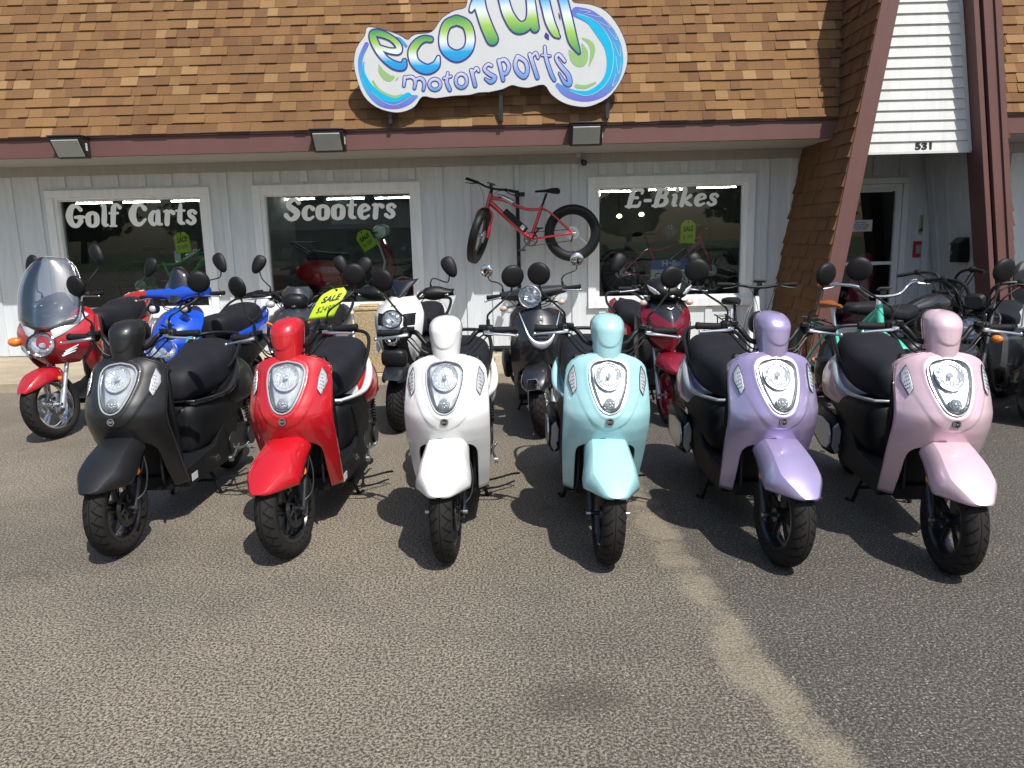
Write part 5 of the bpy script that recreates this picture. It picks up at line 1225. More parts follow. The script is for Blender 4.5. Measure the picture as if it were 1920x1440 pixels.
# --- black retro scooter with chrome mirrors
def blackretro():
    r=thing('retro_scooter',(0,0,0)); st=[]
    st.append(make_wheel(r,'front_wheel',(0,0,.235),Rt=.235,tw=.060,rr=.160,rim='dkmetal',rimedge='alu',spokes=6))
    st.append(make_fork(r,rad(24),top=.60,axz=.235,xs=.09,r=.020,lowmat='silver'))
    st.append(sweep_fender('front_fender',r,[(.19,.42),(.12,.52),(.02,.56),(-.09,.535),(-.18,.47),(-.225,.40)],[(0,.09),(.3,.12),(.6,.125),(.85,.10),(1,.06)],[(0,.15),(.4,.15),(.8,.10),(1,.05)],M['gblk'],crease=.3))
    q=MB(); q.prism([(-.03,.49),(.035,.49),(.06,.405),(-.055,.405)],-.252,-.225,axis='y'); st.append(q.build('fender_tip',M['chrome'],r,bevel=.004))
    st.append(signal(r,(.115,.06,.45),.022))
    def arch(z): return .17*math.sqrt(max(0,1-((z-.44)/.12)**2)) if z<.56 else 0
    sh=shieldgrid('front_shield',r,[M['gblk']],None,[(.32,.20),(.45,.08),(.58,-.02),(.70,-.05),(.80,-.03),(.90,.03),(.96,.08)],[(.32,.17),(.45,.205),(.60,.225),(.80,.215),(.90,.19),(.94,.15),(.96,.08)],[(.3,.10),(.7,.16),(.96,.12)],.32,.96,None,inner=lambda z:arch(max(z,.44)) if z<.56 else 0,nz=84)
    U=[(-.155,.93),(-.125,.85),(-.09,.76),(-.05,.715),(0,.70),(.05,.715),(.09,.76),(.125,.85),(.155,.93)]
    def yy(x,z): return interp([(.58,-.02),(.70,-.05),(.80,-.03),(.90,.03),(.96,.08)],z)+.15*(abs(x)/.215)**2.3
    q=MB(); C=crom(U,5); rows=[]
    for i,(x,z) in enumerate(C):
        t=abs(i/(len(C)-1)-.5)*2; w=.030-.018*t; rows.append([(x*(1-w/.2) if 0 else x,yy(x,z+w*k)-.012+.005*abs(k),z+w*k) for k in(-1,-.5,0,.5,1)])
    q.grid(rows,0); q.build('silver_trim',M['silver'],r,solid=.004)
    q=MB(); q.tube([(.0+.017*math.cos(a),yy(0,.88)-.012,.885+.022*math.sin(a)) for a in [2*PI*k/12 for k in range(12)]],.004,6,closed=True); q.build('front_emblem',M['badge'],r)
    q=MB(); 
    for z in(.75,.775,.80): q.bx(-.05,.05,yy(0,z)-.006,yy(0,z)+.005,z-.006,z+.004)
    q.build('horn_grille',M['blk'],r)
    headlamp(r,(0,.10,1.055),.078,rim='chrome',tilt=-4,housing='gblk'); hl=[k for k in kids(r) if k.name.startswith('headlight')][-1]; st.append(hl)
    q=MB()
    P=[]
    for k in range(15):
        x=-.24+.48*k/14; a=abs(x)/.24; P.append([(x,.23+(.09-.045*a)*math.cos(t),1.065+.01*a+(.062-.03*a)*math.sin(t)) for t in [2*PI*j/14 for j in range(14)]])
    q.grid(P,0,closeu=True); q.add(P[0],[tuple(range(14))]); q.add(P[-1],[tuple(range(14))]); st.append(q.build('handlebar_cover',M['gblk'],r,angle=50))
    q=MB(); q.cyl((0,.18,.92),(0,.24,1.03),.06,n=16); st.append(q.build('steering_neck',M['blk'],r))
    make_bars(r,st,zg=1.075,yg=.26,xbox=.235,xend=.36,mx=.36,mz=1.28,my=.32,mr=.052,mat_m='chrome')
    for sg in(-1,1): st.append(signal(r,(sg*.225,.14,.985),.026,'clearamber',(sg*.10,.2,1.0)))
    rear_end(r,M['gblk'],y0=.72,y1=1.66,z=.60,w=.20); seat2(r,.70,1.46,.81,.155,.2,.04)
    STEER.update(o.name for o in st); return r
M['clearamber']=mat('clear signal with amber bulb',(.75,.52,.42),.12,.3,coat=1,nscale=90,nbump=.6)
r=blackretro(); r.location=(.145,5.74,0); r.rotation_euler=(0,0,rad(3)); steer(r,rad(-15)); tag(r,'gloss black retro scooter with round chrome mirrors and a silver front trim','scooter')
# --- maroon scooter
def maroonsc():
    r=thing('scooter',(0,0,0)); st=[]
    st.append(make_wheel(r,'front_wheel',(0,0,.24),Rt=.24,tw=.052,rr=.17,rim='maroon',spokes=6,rimedge='maroon')); st.append(make_fork(r,rad(25),top=.60,axz=.24,xs=.085,r=.019,mat_='silver'))
    st.append(sweep_fender('front_fender',r,[(.16,.50),(.06,.57),(-.05,.575),(-.16,.52),(-.24,.46)],[(0,.10),(.4,.14),(.8,.11),(1,.05)],[(0,.12),(.5,.10),(1,.03)],M['maroon']))
    def mf(x,z):
        if z>.80+x*.75 : return 1
        if x>.155 and z<.85 or x>.06+(z-.55)*.6: return 2 if x>.07+(z-.55)*.55 and z<.80 else 0
        return 0
    shieldgrid('front_shield',r,[M['maroon'],M['gblk'],M['blk']],None,[(.54,.02),(.62,-.03),(.74,-.06),(.84,-.03),(.94,.06),(1.0,.14)],[(.54,.03),(.60,.10),(.70,.17),(.84,.205),(.94,.185),(1.0,.13)],[(.5,.14),(.75,.19),(1.0,.16)],.54,1.0,mf,pw=1.5)
    q=MB(); q.tube([(-.10,.0,.80),(0,-.085,.755),(.10,.0,.80)],.007,6); q.build('chevron',M['maroon'],r)
    q=MB(); q.tube([(-.025,.03,.925),(0,.02,.912),(.025,.03,.925)],.005,6); q.build('front_emblem',M['chrome'],r)
    for sg in(-1,1): q=MB(); q.grid([[(sg*.20,.12,.80),(sg*.20,.14,.60),(sg*.16,.16,.40)],[(sg*.19,.38,.86),(sg*.19,.40,.60),(sg*.16,.42,.32)]],0); q.build('leg_shield',M['blk'],r,solid=.02)
    # handlebar pod with two swept lamps
    q=MB(); q.loft([(.03,0,1.06,1.02,.04,2.4),(.07,0,1.10,.98,.12,2.4),(.14,0,1.15,.97,.17,2.4),(.24,0,1.16,.98,.16,2.4),(.32,0,1.13,1.02,.10,2.4)],28); st.append(q.build('handlebar_cover',M['blk'],r,angle=50))
    for sg in(-1,1):
        q=MB(); P=[(.055,1.0),(.10,1.005),(.165,1.055),(.185,1.10),(.14,1.075),(.08,1.035)]; c=(.115,1.045)
        rows=[[(sg*(c[0]+(x-c[0])*k),.045+.055*((c[0]+(x-c[0])*k)/.17)**1.6+(-.014)*(1-k),c[1]+(z-c[1])*k) for x,z in P] for k in(1,.75,.4,.03)]
        q.grid(rows,0,closeu=True); st.append(q.build('headlight',M['lens'],r,angle=25))
        st.append(signal(r,(sg*.19,.16,.955),.028,'clearamber',(sg*.10,.2,.97)))
    q=MB(); P=[(-.075,1.115),(-.05,1.03),(0,1.0),(.05,1.03),(.075,1.115)]; rows=[[(x*k,.035-.010*k+abs(x)*.4,1.06+(z-1.06)*k) for x,z in P] for k in(1,.8,.66)]
    q.grid(rows,0); st.append(q.build('chrome_mask',M['lens'],r,solid=.005))
    q=MB(); q.cyl((0,.2,.85),(0,.25,1.0),.05,n=14); st.append(q.build('steering_neck',M['blk'],r))
    make_bars(r,st,zg=1.06,yg=.28,xbox=.225,xend=.35,mx=.335,mz=1.26,my=.40,mr=.075,mshape='tear')
    rear_end(r,M['maroon'],y0=.74,y1=1.70,z=.60,w=.18,R_=.24,tw=.052); seat2(r,.72,1.52,.82,.14,.2,.06)
    rail(r,[(.15,1.2,.78),(.18,1.4,.86),(.13,1.62,.93),(.04,1.66,.94)],.012,'dkmetal')
    STEER.update(o.name for o in st); return r
r=maroonsc(); r.location=(1.17,6.02,0); r.rotation_euler=(0,0,rad(7)); steer(r,rad(3)); tag(r,'maroon scooter with twin swept headlights behind the pale aqua one','scooter')
# --- motorcycles at the right
def motorcycle(tank,big=False):
    r=thing('motorcycle',(0,0,0)); st=[]
    st.append(make_wheel(r,'front_wheel',(0,0,.30),Rt=.30,tw=.062,rr=.205,rim='rimblk',spokes=10)); st.append(make_fork(r,rad(28),top=.92,axz=.30,xs=.10,r=.024))
    st.append(sweep_fender('front_fender',r,[(.22,.56),(.10,.64),(-.05,.65),(-.2,.56)],[(0,.07),(.5,.09),(1,.06)],[(0,.08),(.5,.08),(1,.05)],M['gblk']))
    hl=headlamp(r,(0,.08,.76),.080,rim='blkg',tilt=-2,housing='blk'); st.append(hl)
    for sg in(-1,1): st.append(signal(r,(sg*.17,.16,.69),.034,'amber',(sg*.07,.2,.72)))
    q=MB(); q.loft([(.14,0,.99,.90,.05,3),(.17,0,1.01,.89,.07,3),(.25,0,1.0,.90,.06,3)],20); st.append(q.build('instrument_pod',M['blk'],r))
    q=MB()
    for sg in(-1,1):
        q.tube([(sg*.06,.30,.90),(sg*.07,.31,1.0),(sg*.12,.31,1.07),(sg*.24,.36,1.09),(sg*.36,.44,1.07)],.0125,8,sm=5)
        q.tube([(sg*.24,.32,1.08),(sg*.15,.20,1.04),(sg*.08,.2,.92),(sg*.06,.26,.8)],.006,6,sm=5); q.tube([(sg*.26,.33,1.07),(sg*.17,.24,.98),(sg*.10,.28,.86)],.006,6,sm=5)
    q.tube([(-.06,.30,.90),(.06,.30,.90)],.02,8); st.append(q.build('handlebar',M['blk'],r))
    for sg in(-1,1):
        q=MB(); q.tube([(sg*.27,.375,1.088),(sg*.40,.465,1.065)],.017,10); q.ell((sg*.25,.365,1.09),(.03,.028,.028),12,8,e=3); st.append(q.build('grip',M['rubber'],r))
        q=MB(); q.tube([(sg*.22,.31,1.08),(sg*.30,.33,1.075),(sg*.40,.40,1.055)],.007,6,sm=3); st.append(q.build('brake_lever',M['blk'],r))
    q=MB(); q.loft([(.30,0,.84,.74,.06,2.4),(.36,0,.88,.70,.10,2.4),(.50,0,.89,.69,.125,2.4),(.68,0,.85,.68,.10,2.4),(.82,0,.80,.70,.07,2.4)],28); q.build('fuel_tank',tank,r,angle=70)
    q=MB(); q.loft([(.78,0,.80,.70,.07,2.8),(.86,0,.81,.68,.13,2.8),(1.0,0,.78,.66,.15,2.8),(1.15,0,.81,.67,.15,2.8),(1.28,0,.86,.72,.10,2.8),(1.55,0,.86,.76,.09,2.8),(1.62,0,.84,.78,.05,2.5)],28); q.build('seat',M['seat'],r,angle=70)
    q=MB()
    for sg in(-1,1): q.tube([(sg*.03,.28,.84),(sg*.10,.40,.45),(sg*.12,.55,.24),(sg*.12,1.0,.24),(sg*.12,1.2,.5),(sg*.10,.9,.68),(sg*.03,.4,.72)],.017,8,sm=5)
    q.build('frame_tubes',M['blk'],r)
    q=MB(); q.ell((0,.75,.36),(.17,.19,.13),22,12,e=2.8)
    for s_ in(-1,1):
        d=Vector((0,s_*.55,1)).normalized()
        for k in range(9): c=Vector((0,.70,.44))+d*(.024*k); q.tube([c,c+d*.010],[.085-.002*k]*2,16)
        c=Vector((0,.70,.44))+d*.23; q.tube([c,c+d*.05],[.08,.06],14)
    for sg in(-1,1): q.lathe([(0,sg*.17),(.10,sg*.17),(.115,sg*.185),(.05,sg*.20),(0,sg*.20)],(0,.80,.36),'x',26,closed=False)
    q.build('engine',M['dkmetal'],r,angle=35)
    q=MB()
    for sg in(-1,1):
        q.prism([(.50,.58),(.62,.66),(.74,.60),(.60,.53)],sg*.12,sg*.135); 
        for k in range(3): q.cyl((sg*.13,.56+.05*k,.585+.012*k),(sg*.142,.56+.05*k,.585+.012*k),.014,n=12)
    q.build('heat_plate',M['alu'],r)
    q=MB(); q.tube([(.10,.60,.55),(.18,.52,.42),(.20,.62,.25),(.20,.9,.20),(.20,1.35,.22),(.20,1.75,.27)],[.022,.022,.024,.03,.045,.05],12,sm=5); q.build('exhaust',M['dkmetal'],r)
    make_wheel(r,'rear_wheel',(0,1.55,.30),Rt=.30,tw=.08,rr=.19,disc=1)
    q=MB(); rows=[]
    q.lathe([(.325,-.085),(.345,-.06),(.352,0),(.345,.06),(.325,.085),(.335,.06),(.342,0),(.335,-.06)],(0,1.55,.30),'x',30,a0=rad(-62),a1=rad(50)); q.build('rear_fender',M['gblk'],r)
    q=MB(); q.cyl((-.2,.55,.28),(.2,.55,.28),.012,n=8); q.tube([(-.12,.9,.22),(-.22,1.0,.01)],.012,8); q.build('side_stand',M['blk'],r)
    if big:
        q=MB()
        for sg in(-1,1): q.loft([(1.25,sg*.27,.66,.40,.05,4),(1.32,sg*.28,.70,.36,.11,4),(1.75,sg*.28,.72,.36,.12,4),(1.9,sg*.28,.70,.42,.08,4)],22)
        q.build('side_case',M['greyp'],r)
        q=MB(); q.loft([(1.40,0,1.16,.92,.16,4),(1.46,0,1.24,.90,.24,4),(1.75,0,1.25,.90,.24,4),(1.86,0,1.18,.93,.18,4)],26); tc_=q.build('top_case',M['greyp'],r)
        q=MB(); q.loft([(1.39,0,1.055,1.03,.17,5),(1.452,0,1.058,1.028,.246,5),(1.755,0,1.058,1.028,.246,5),(1.865,0,1.055,1.03,.185,5)],26); q.build('case_stripe',M['maroon'],tc_)
        rows=[]
        for i in range(9):
            t=i/8; z=.80+.42*t; w=interp([(0,.10),(.4,.24),(.8,.22),(1,.12)],t); rows.append([(w*u,.02+.16*t+.12*u*u,z) for u in [-1+k/6 for k in range(13)]])
        q=MB(); q.grid(rows,0); st.append(q.build('fairing',M['greyp'],r,solid=.02))
    STEER.update(o.name for o in st); return r
M['greyp']=paint('grey metallic paint',(.13,.135,.14),metal=.5,rough=.35)
mo=motorcycle(M['gblk']); 
m2=copy_tree(mo); m2.location=(4.30,7.50,0); m2.rotation_euler=(0,0,rad(116)); steer(m2,rad(10)); tag(m2,'black motorcycle parked close to the entrance behind the pearl pink scooter','motorcycle')
mo.location=(3.22,5.62,0); mo.rotation_euler=(0,0,rad(-42)); steer(mo,rad(4)); tag(mo,'black cruiser motorcycle with an amber turn signal facing left by the pearl pink scooter','motorcycle')
m3=motorcycle(M['greyp'],True); m3.location=(5.3,6.75,0); m3.rotation_euler=(0,0,rad(125)); tag(m3,'grey touring motorcycle with a maroon stripe cut off by the right edge','motorcycle')
# ---------------------------------------------------------------- bicycles
def bicycle(frame_m,tyre_r=.335,tt=.032,mtb=True,fork_m=None,saddle_m='seat',bar='flat',rim_m='blk',batt=True,rack=False,fender=None,basket=False,stepthru=False,rigid_rear=.50,tyre_m='blk',bottle=False,spoke_m='alu',wb=1.12,grip_m='rubber',bar_m='blk',up=0):
    """local: x = 0 rear hub line, +X forward; parts under one Empty"""
    r=thing('electric_bicycle',(0,0,0)); st=[]
    H=tyre_r; rh=Vector((0,0,H)); bb=Vector((rigid_rear,0,H-.06)); hb=Vector((wb-.115-up*.2,0,H+.30+up*.6)); ht=Vector((wb-.165-up*.25,0,H+.47+up)); fh=Vector((wb,0,H)); stt=Vector((rigid_rear-.14,0,H+.32)); sd=Vector((rigid_rear-.20,0,H+.50+up*.3))
    q=MB(); T=.021
    q.tube([ht+Vector((-.005,0,.01)),hb-Vector((-.005,0,.01))],.027,12)
    if not stepthru:
        q.tube([ht-Vector((0,0,.04)),ht+Vector((-.16,0,-.07)),stt+Vector((.18,0,-.03)),stt+Vector((0,0,-.03))],[.026,.022,.020,.018],10,sm=6)
        q.tube([ht-Vector((-.01,0,.09)),bb],[.030,.032],12)
    else:
        q.tube([ht-Vector((0,0,.06)),ht+Vector((-.16,0,-.22)),bb+Vector((.16,0,.06)),bb],[.030,.028,.028,.028],12,sm=6)
        q.tube([ht-Vector((-.0,0,.02)),ht+Vector((-.2,0,-.16)),bb+Vector((-.03,0,.17))],[.020]*3,10,sm=6)
    q.tube([bb,stt],T,12); q.cyl(bb-Vector((0,.04,0)),bb+Vector((0,.04,0)),.028,n=14)
    for s in(-1,1):
        w=.03+tt; q.tube([stt+Vector((0,s*.02,-.03)),stt+Vector((-.10,s*w,-.08)),rh+Vector((.01,s*(w+.03),.01))],.011,8,sm=4)
        q.tube([bb+Vector((-.03,s*.03,0)),bb+Vector((-.10,s*w,.01)),rh+Vector((0,s*(w+.03),0))],.012,8,sm=4)
    q.build('frame',frame_m,r)
    def wheel(c,name):
        w=MB(); w.lathe([(H-tt*1.9,-tt*.55),(H-tt,-tt),(H-tt*.35,-tt*.8),(H-.002,-tt*.35),(H,0),(H-.002,tt*.35),(H-tt*.35,tt*.8),(H-tt,tt),(H-tt*1.9,tt*.55)],(0,0,0),'y',64,closed=False)
        if tt>.04:
            for k in range(72):
                a=2*PI*k/72
                for yy in(-.6,-.2,.2,.6):
                    R_=H-.004-tt*.28*abs(yy)**2; w.M=Matrix.Rotation(a+.02*(yy>0),4,'Y'); w.box((0,yy*tt,R_),(.013,tt*.28,.012))
            w.M=None
        wo=w.build(name,M[tyre_m],r,loc=c,angle=50)
        w=MB(); Rr=H-tt*1.9; w.lathe([(Rr+.004,-tt*.6),(Rr-.014,-tt*.5),(Rr-.02,0),(Rr-.014,tt*.5),(Rr+.004,tt*.6)],(0,0,0),'y',48,closed=True); w.build('rim',M[rim_m],wo)
        w=MB(); w.cyl((0,-.045,0),(0,.045,0),.03,n=14)
        for k in range(20):
            a=2*PI*k/20; s=1 if k%2 else -1; w.cyl((.028*math.cos(a+.5*s),s*.035,.028*math.sin(a+.5*s)),((Rr-.01)*math.cos(a),0,(Rr-.01)*math.sin(a)),.0010,n=4)
        w.build('spokes',M[spoke_m],wo)
        w=MB(); w.lathe([(.03,.050),(.078,.050),(.078,.053),(.03,.053)],(0,0,0),'y',28)
        for k in range(6): a=PI/3*k; w.cyl((0,.0515,0),(.04*math.cos(a),.0515,.04*math.sin(a)),.005,n=5)
        w.build('brake_disc',M['alu'],wo)
        return wo
    wheel(rh,'rear_wheel'); st.append(wheel(fh,'front_wheel'))
    q=MB()
    w=.035+tt
    for s in(-1,1): q.tube([hb+Vector((.005,s*.02,-.01)),hb+Vector((.03,s*w,-.045)),fh+Vector((-.025,s*(w+.008),.12)),fh+Vector((0,s*(w+.01),0))],[.02,.019,.015,.012],10,sm=5)
    q.tube([hb+Vector((.005,-.03,-.005)),hb+Vector((.005,.03,-.005))],.024,8); st.append(q.build('fork',fork_m or frame_m,r))
    q=MB(); q.tube([ht,ht+Vector((-.012,0,.07))],.020,10); q.tube([ht+Vector((-.012,0,.06)),ht+Vector((.05,0,.09))],.018,8)
    c=ht+Vector((.05,0,.09)); 
    if bar=='flat': q.tube([c+Vector((-.05,-.33,.02)),c+Vector((-.02,-.18,.018)),c+Vector((0,-.06,0)),c+Vector((0,.06,0)),c+Vector((-.02,.18,.018)),c+Vector((-.05,.33,.02))],.0125,10,sm=4); ends=[c+Vector((-.05,s*.33,.02)) for s in(-1,1)]; ind=[c+Vector((-.025,s*.21,.019)) for s in(-1,1)]
    else: q.tube([c+Vector((-.26,-.39,.07)),c+Vector((-.10,-.33,.09)),c+Vector((0,-.20,.07)),c+Vector((.02,-.10,.0)),c+Vector((.02,.10,.0)),c+Vector((0,.20,.07)),c+Vector((-.10,.33,.09)),c+Vector((-.26,.39,.07))],.0125,10,sm=5); ends=[c+Vector((-.26,s*.39,.07)) for s in(-1,1)]; ind=[c+Vector((-.14,s*.35,.088)) for s in(-1,1)]
    st.append(q.build('handlebar',M[bar_m],r))
    for e,i_ in zip(ends,ind):
        q=MB(); q.tube([i_,e],[.016,.018],10); st.append(q.build('grip',M[grip_m],r))
        q=MB(); s=1 if e.y>0 else -1; q.tube([i_+Vector((.02,-s*.03,-.01)),i_+Vector((.05,s*.02,-.02)),i_+Vector((.045,s*.10,-.03))],[.008,.006,.005],6); q.box(i_+Vector((.01,-s*.03,0)),(.03,.03,.03)); st.append(q.build('brake_lever',M['alu' if bar!='flat' else 'blk'],r))
        q=MB(); q.tube([i_+Vector((.02,-s*.03,-.01)),i_+Vector((.10,-s*.10,-.02)),hb+Vector((.09,s*.04,.15)),hb+Vector((.03,s*.03,-.02))],.0028,5,sm=6); st.append(q.build('brake_cable',M['blk'],r))
    q=MB(); q.box(c+Vector((.01,0,.05)),(.045,.10,.012),rot=Matrix.Rotation(rad(-25),3,'Y')); q.box(c+Vector((.0,0,.028)),(.02,.04,.04)); st.append(q.build('display',M['blkg'],r))
    q=MB(); q.cyl(stt,sd-Vector((0,0,.03)),.0145,n=10); q.build('seat_post',M['alu' if bar!='flat' else 'blk'],r)
    q=MB(); q.loft([(-.155,0,.012,-.035,.06,2.6),(-.13,0,.03,-.045,.088,2.6),(-.06,0,.028,-.035,.075,2.6),(.02,0,.012,-.02,.038,2.6),(.10,0,.008,-.02,.024,2.6),(.14,0,0,-.02,.012,2.4)],20)
    q2=MB(); q2.add([(v[1],v[0],v[2]) for v in q.v],q.f); 
    o=q2.build('saddle',M[saddle_m],r,loc=sd); 
    q=MB(); 
    q.lathe([(.07,-.002),(.085,-.002),(.085,.002),(.07,.002)],bb+Vector((0,.06,0)),'y',30)
    for k in range(5): a=2*PI*k/5; q.cyl(bb+Vector((0,.06,0)),bb+Vector((.075*math.cos(a),.06,.075*math.sin(a))),.006,n=5)
    for s,a in((1,rad(-50)),(-1,rad(130))):
        p1=bb+Vector((.165*math.cos(a),s*.075,.165*math.sin(a))); q.tube([bb+Vector((0,s*.05,0)),p1],[.013,.010],8); q.box(p1+Vector((0,s*.05,0)),(.09,.09,.02))
    q.tube([bb+Vector((0,.062,.08)),rh+Vector((0,.062,.045))],.004,4); q.tube([bb+Vector((0,.062,-.08)),rh+Vector((.03,.062,-.09)),rh+Vector((0,.062,-.045))],.004,4)
    q.tube([rh+Vector((.0,.055,-.03)),rh+Vector((.02,.06,-.10))],.010,6); q.build('crankset',M['dkmetal'],r)
    if batt:
        if stepthru: a=bb+Vector((-.065,0,.08)); b=stt+Vector((-.055,0,-.03))
        else: a=bb+Vector((.05,0,.10)); b=ht+Vector((-.16,0,-.19))
        d=(b-a); L=d.length; an=math.atan2(d.z,d.x); q=MB(); q.M=Matrix.Translation((a+b)/2)@Matrix.Rotation(-an,4,'Y'); q.box((0,0,0),(L,.08,.075)); bo=q.build('battery',M['blk'],r,bevel=.012)
        q=MB(); q.M=Matrix.Translation((a+b)/2)@Matrix.Rotation(-an,4,'Y'); q.box((-L*.33,.0405,0),(.05,.002,.05)); q.build('battery_sticker',M['sticker'],bo)
    if bottle:
        q=MB(); a=ht+Vector((-.10,0,-.01)); d=Vector((-.16,0,-.09)); q.tube([a,a+d*.15,a+d*.2,a+d],[.018,.020,.032,.034],14); q.tube([a-d*.15,a],[.010,.014],8); q.build('bottle',M['alu'],r)
    if rack or basket:
        q=MB()
        for s in(-.05,.05): q.tube([(.22,s,H+tyre_r*.2+.28),(-.25,s,H+.38)],.006,6)
        for x in(-.22,-.08,.08): q.tube([(x,-.06,H+.375),(x,.06,H+.375)],.005,6)
        for s in(-1,1): q.tube([(-.10,s*.06,H+.37),(0,s*.075,H)],.006,6)
        q.build('rack',M['blk'],r)
    if fender:
        for c_,nm,a0,a1 in((rh,'rear_fender',-100,45),(fh,'front_fender',-75,35)):
            q=MB(); q.lathe([(H+.012,-.035),(H+.024,-.02),(H+.028,0),(H+.024,.02),(H+.012,.035),(H+.020,.018),(H+.024,0),(H+.020,-.018)],(0,0,0),'y',26,a0=rad(90+a0*0+(-0)),a1=rad(90)) if False else None
            P=[]
            for k in range(25):
                a=rad(90-a1-(a0-a1)*0+ (a1-a0)*k/24*-1+ (a1-a0)) if False else rad(90-a1+(a1-a0)*k/24)
                P.append([((H+.012+.014*(1-(u/1)**2))*math.cos(a),u*.032,(H+.012+.014*(1-u*u))*math.sin(a)) for u in(-1,-.6,-.2,.2,.6,1)])
            q.grid(P,0); fo=q.build(nm,fender,r,loc=c_,solid=.003)
            if nm=='front_fender': st.append(fo)
    STEER.update(o.name for o in st)
    return r,hb,ht
def bsteer(r,hb,ht,a): steer(r,a,axp=tuple(hb),axd=tuple(ht-hb))
redf=paint('red bicycle paint',(.50,.012,.022),dust=.03)
b,hb,ht=bicycle(redf,tyre_r=.335,tt=.052,rim_m='blk',bottle=True,wb=1.13,rigid_rear=.50)
b.location=(.633,9.42,1.523-.335); b.rotation_euler=(0,0,PI); bsteer(b,hb,ht,rad(79)); tag(b,'red fat tyred electric bicycle hung on the wall between the windows','bicycle')
# bracket that carries it
t=thing('bicycle_wall_post',(-.015,YW-.05,.12),0,'black upright wall post that carries the red bicycle','post')
q=MB(); q.bx(-.022,.022,-.05,-.01,.02,1.92); q.bx(-.05,.05,-.055,-.012,0,.02); q.build('post',M['blk'],t,bevel=.003)
q=MB(); q.bx(-.03,.09,-.06,-.045,1.86,1.91); q.tube([(-.0,-.03,1.88),(-.02,-.32,1.86)],.016,8); q.tube([(0,-.03,1.1),(.0,-.33,1.08)],.014,8); q.tube([(0,-.33,1.06),(0,-.33,1.15)],.018,8); q.build('arm',M['blk'],t)
whitef=paint('white bicycle paint',(.70,.70,.69),dust=.03)
b,hb,ht=bicycle(whitef,tyre_r=.33,tt=.028,stepthru=True,batt=True,rack=True,wb=1.1,rigid_rear=.46,up=.16)
b.location=(1.93,7.28,0); b.rotation_euler=(0,0,rad(-90)); bsteer(b,hb,ht,rad(6)); tag(b,'white electric bicycle with a black saddle beside the maroon scooter','bicycle')
b2,hb,ht=bicycle(M['mint'] if 'mint' in M else M.setdefault('mint',paint('mint green bicycle paint',(.05,.52,.36),dust=.03)),tyre_r=.33,tt=.026,stepthru=True,rack=True,fender=M['mint'],saddle_m='tan',bar='cruiser',grip_m='tan',bar_m='chrome',spoke_m='rose',rim_m='rose',wb=1.12,rigid_rear=.46,up=.10) if M.setdefault('tan',mat('tan leather',(.30,.085,.018),.35,coat=.4)) and M.setdefault('rose',mat('pink anodised metal',(.50,.28,.26),.3,.6)) and M.setdefault('mint',paint('mint green bicycle paint',(.05,.52,.36),dust=.03)) else None
b2.location=(2.66,6.98,0); b2.rotation_euler=(0,0,rad(-82)); bsteer(b2,hb,ht,rad(-3)); tag(b2,'mint green cruiser bicycle with a tan saddle and chrome handlebar','bicycle')
# ---------------------------------------------------------------- behind the glass
pinkf=paint('pink bicycle paint',(.55,.05,.20)); greenf=paint('green bicycle paint',(.02,.35,.07))
b,hb,ht=bicycle(pinkf,tyre_r=.335,tt=.04,stepthru=False,bottle=True,wb=1.18,rim_m='blk'); b.location=(1.34,10.35,.66); b.rotation_euler=(0,rad(0),0); bsteer(b,hb,ht,rad(-10)); tag(b,'pink electric bicycle standing inside the E-Bikes window','bicycle')
b,hb,ht=bicycle(greenf,tyre_r=.335,tt=.028,bottle=True,wb=1.12,rim_m='blk'); b.location=(-5.15,10.45,.62); bsteer(b,hb,ht,rad(20)); tag(b,'green electric bicycle inside the Golf Carts window','bicycle')
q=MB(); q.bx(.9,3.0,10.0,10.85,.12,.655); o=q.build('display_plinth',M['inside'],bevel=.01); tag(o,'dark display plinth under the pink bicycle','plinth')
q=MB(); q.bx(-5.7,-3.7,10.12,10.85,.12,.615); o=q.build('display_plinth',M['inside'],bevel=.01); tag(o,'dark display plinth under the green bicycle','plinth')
q=MB(); q.bx(-3.1,-1.25,10.1,10.9,.12,.52); o=q.build('display_plinth',M['inside'],bevel=.01); tag(o,'dark display plinth under the red and white show scooter','plinth')
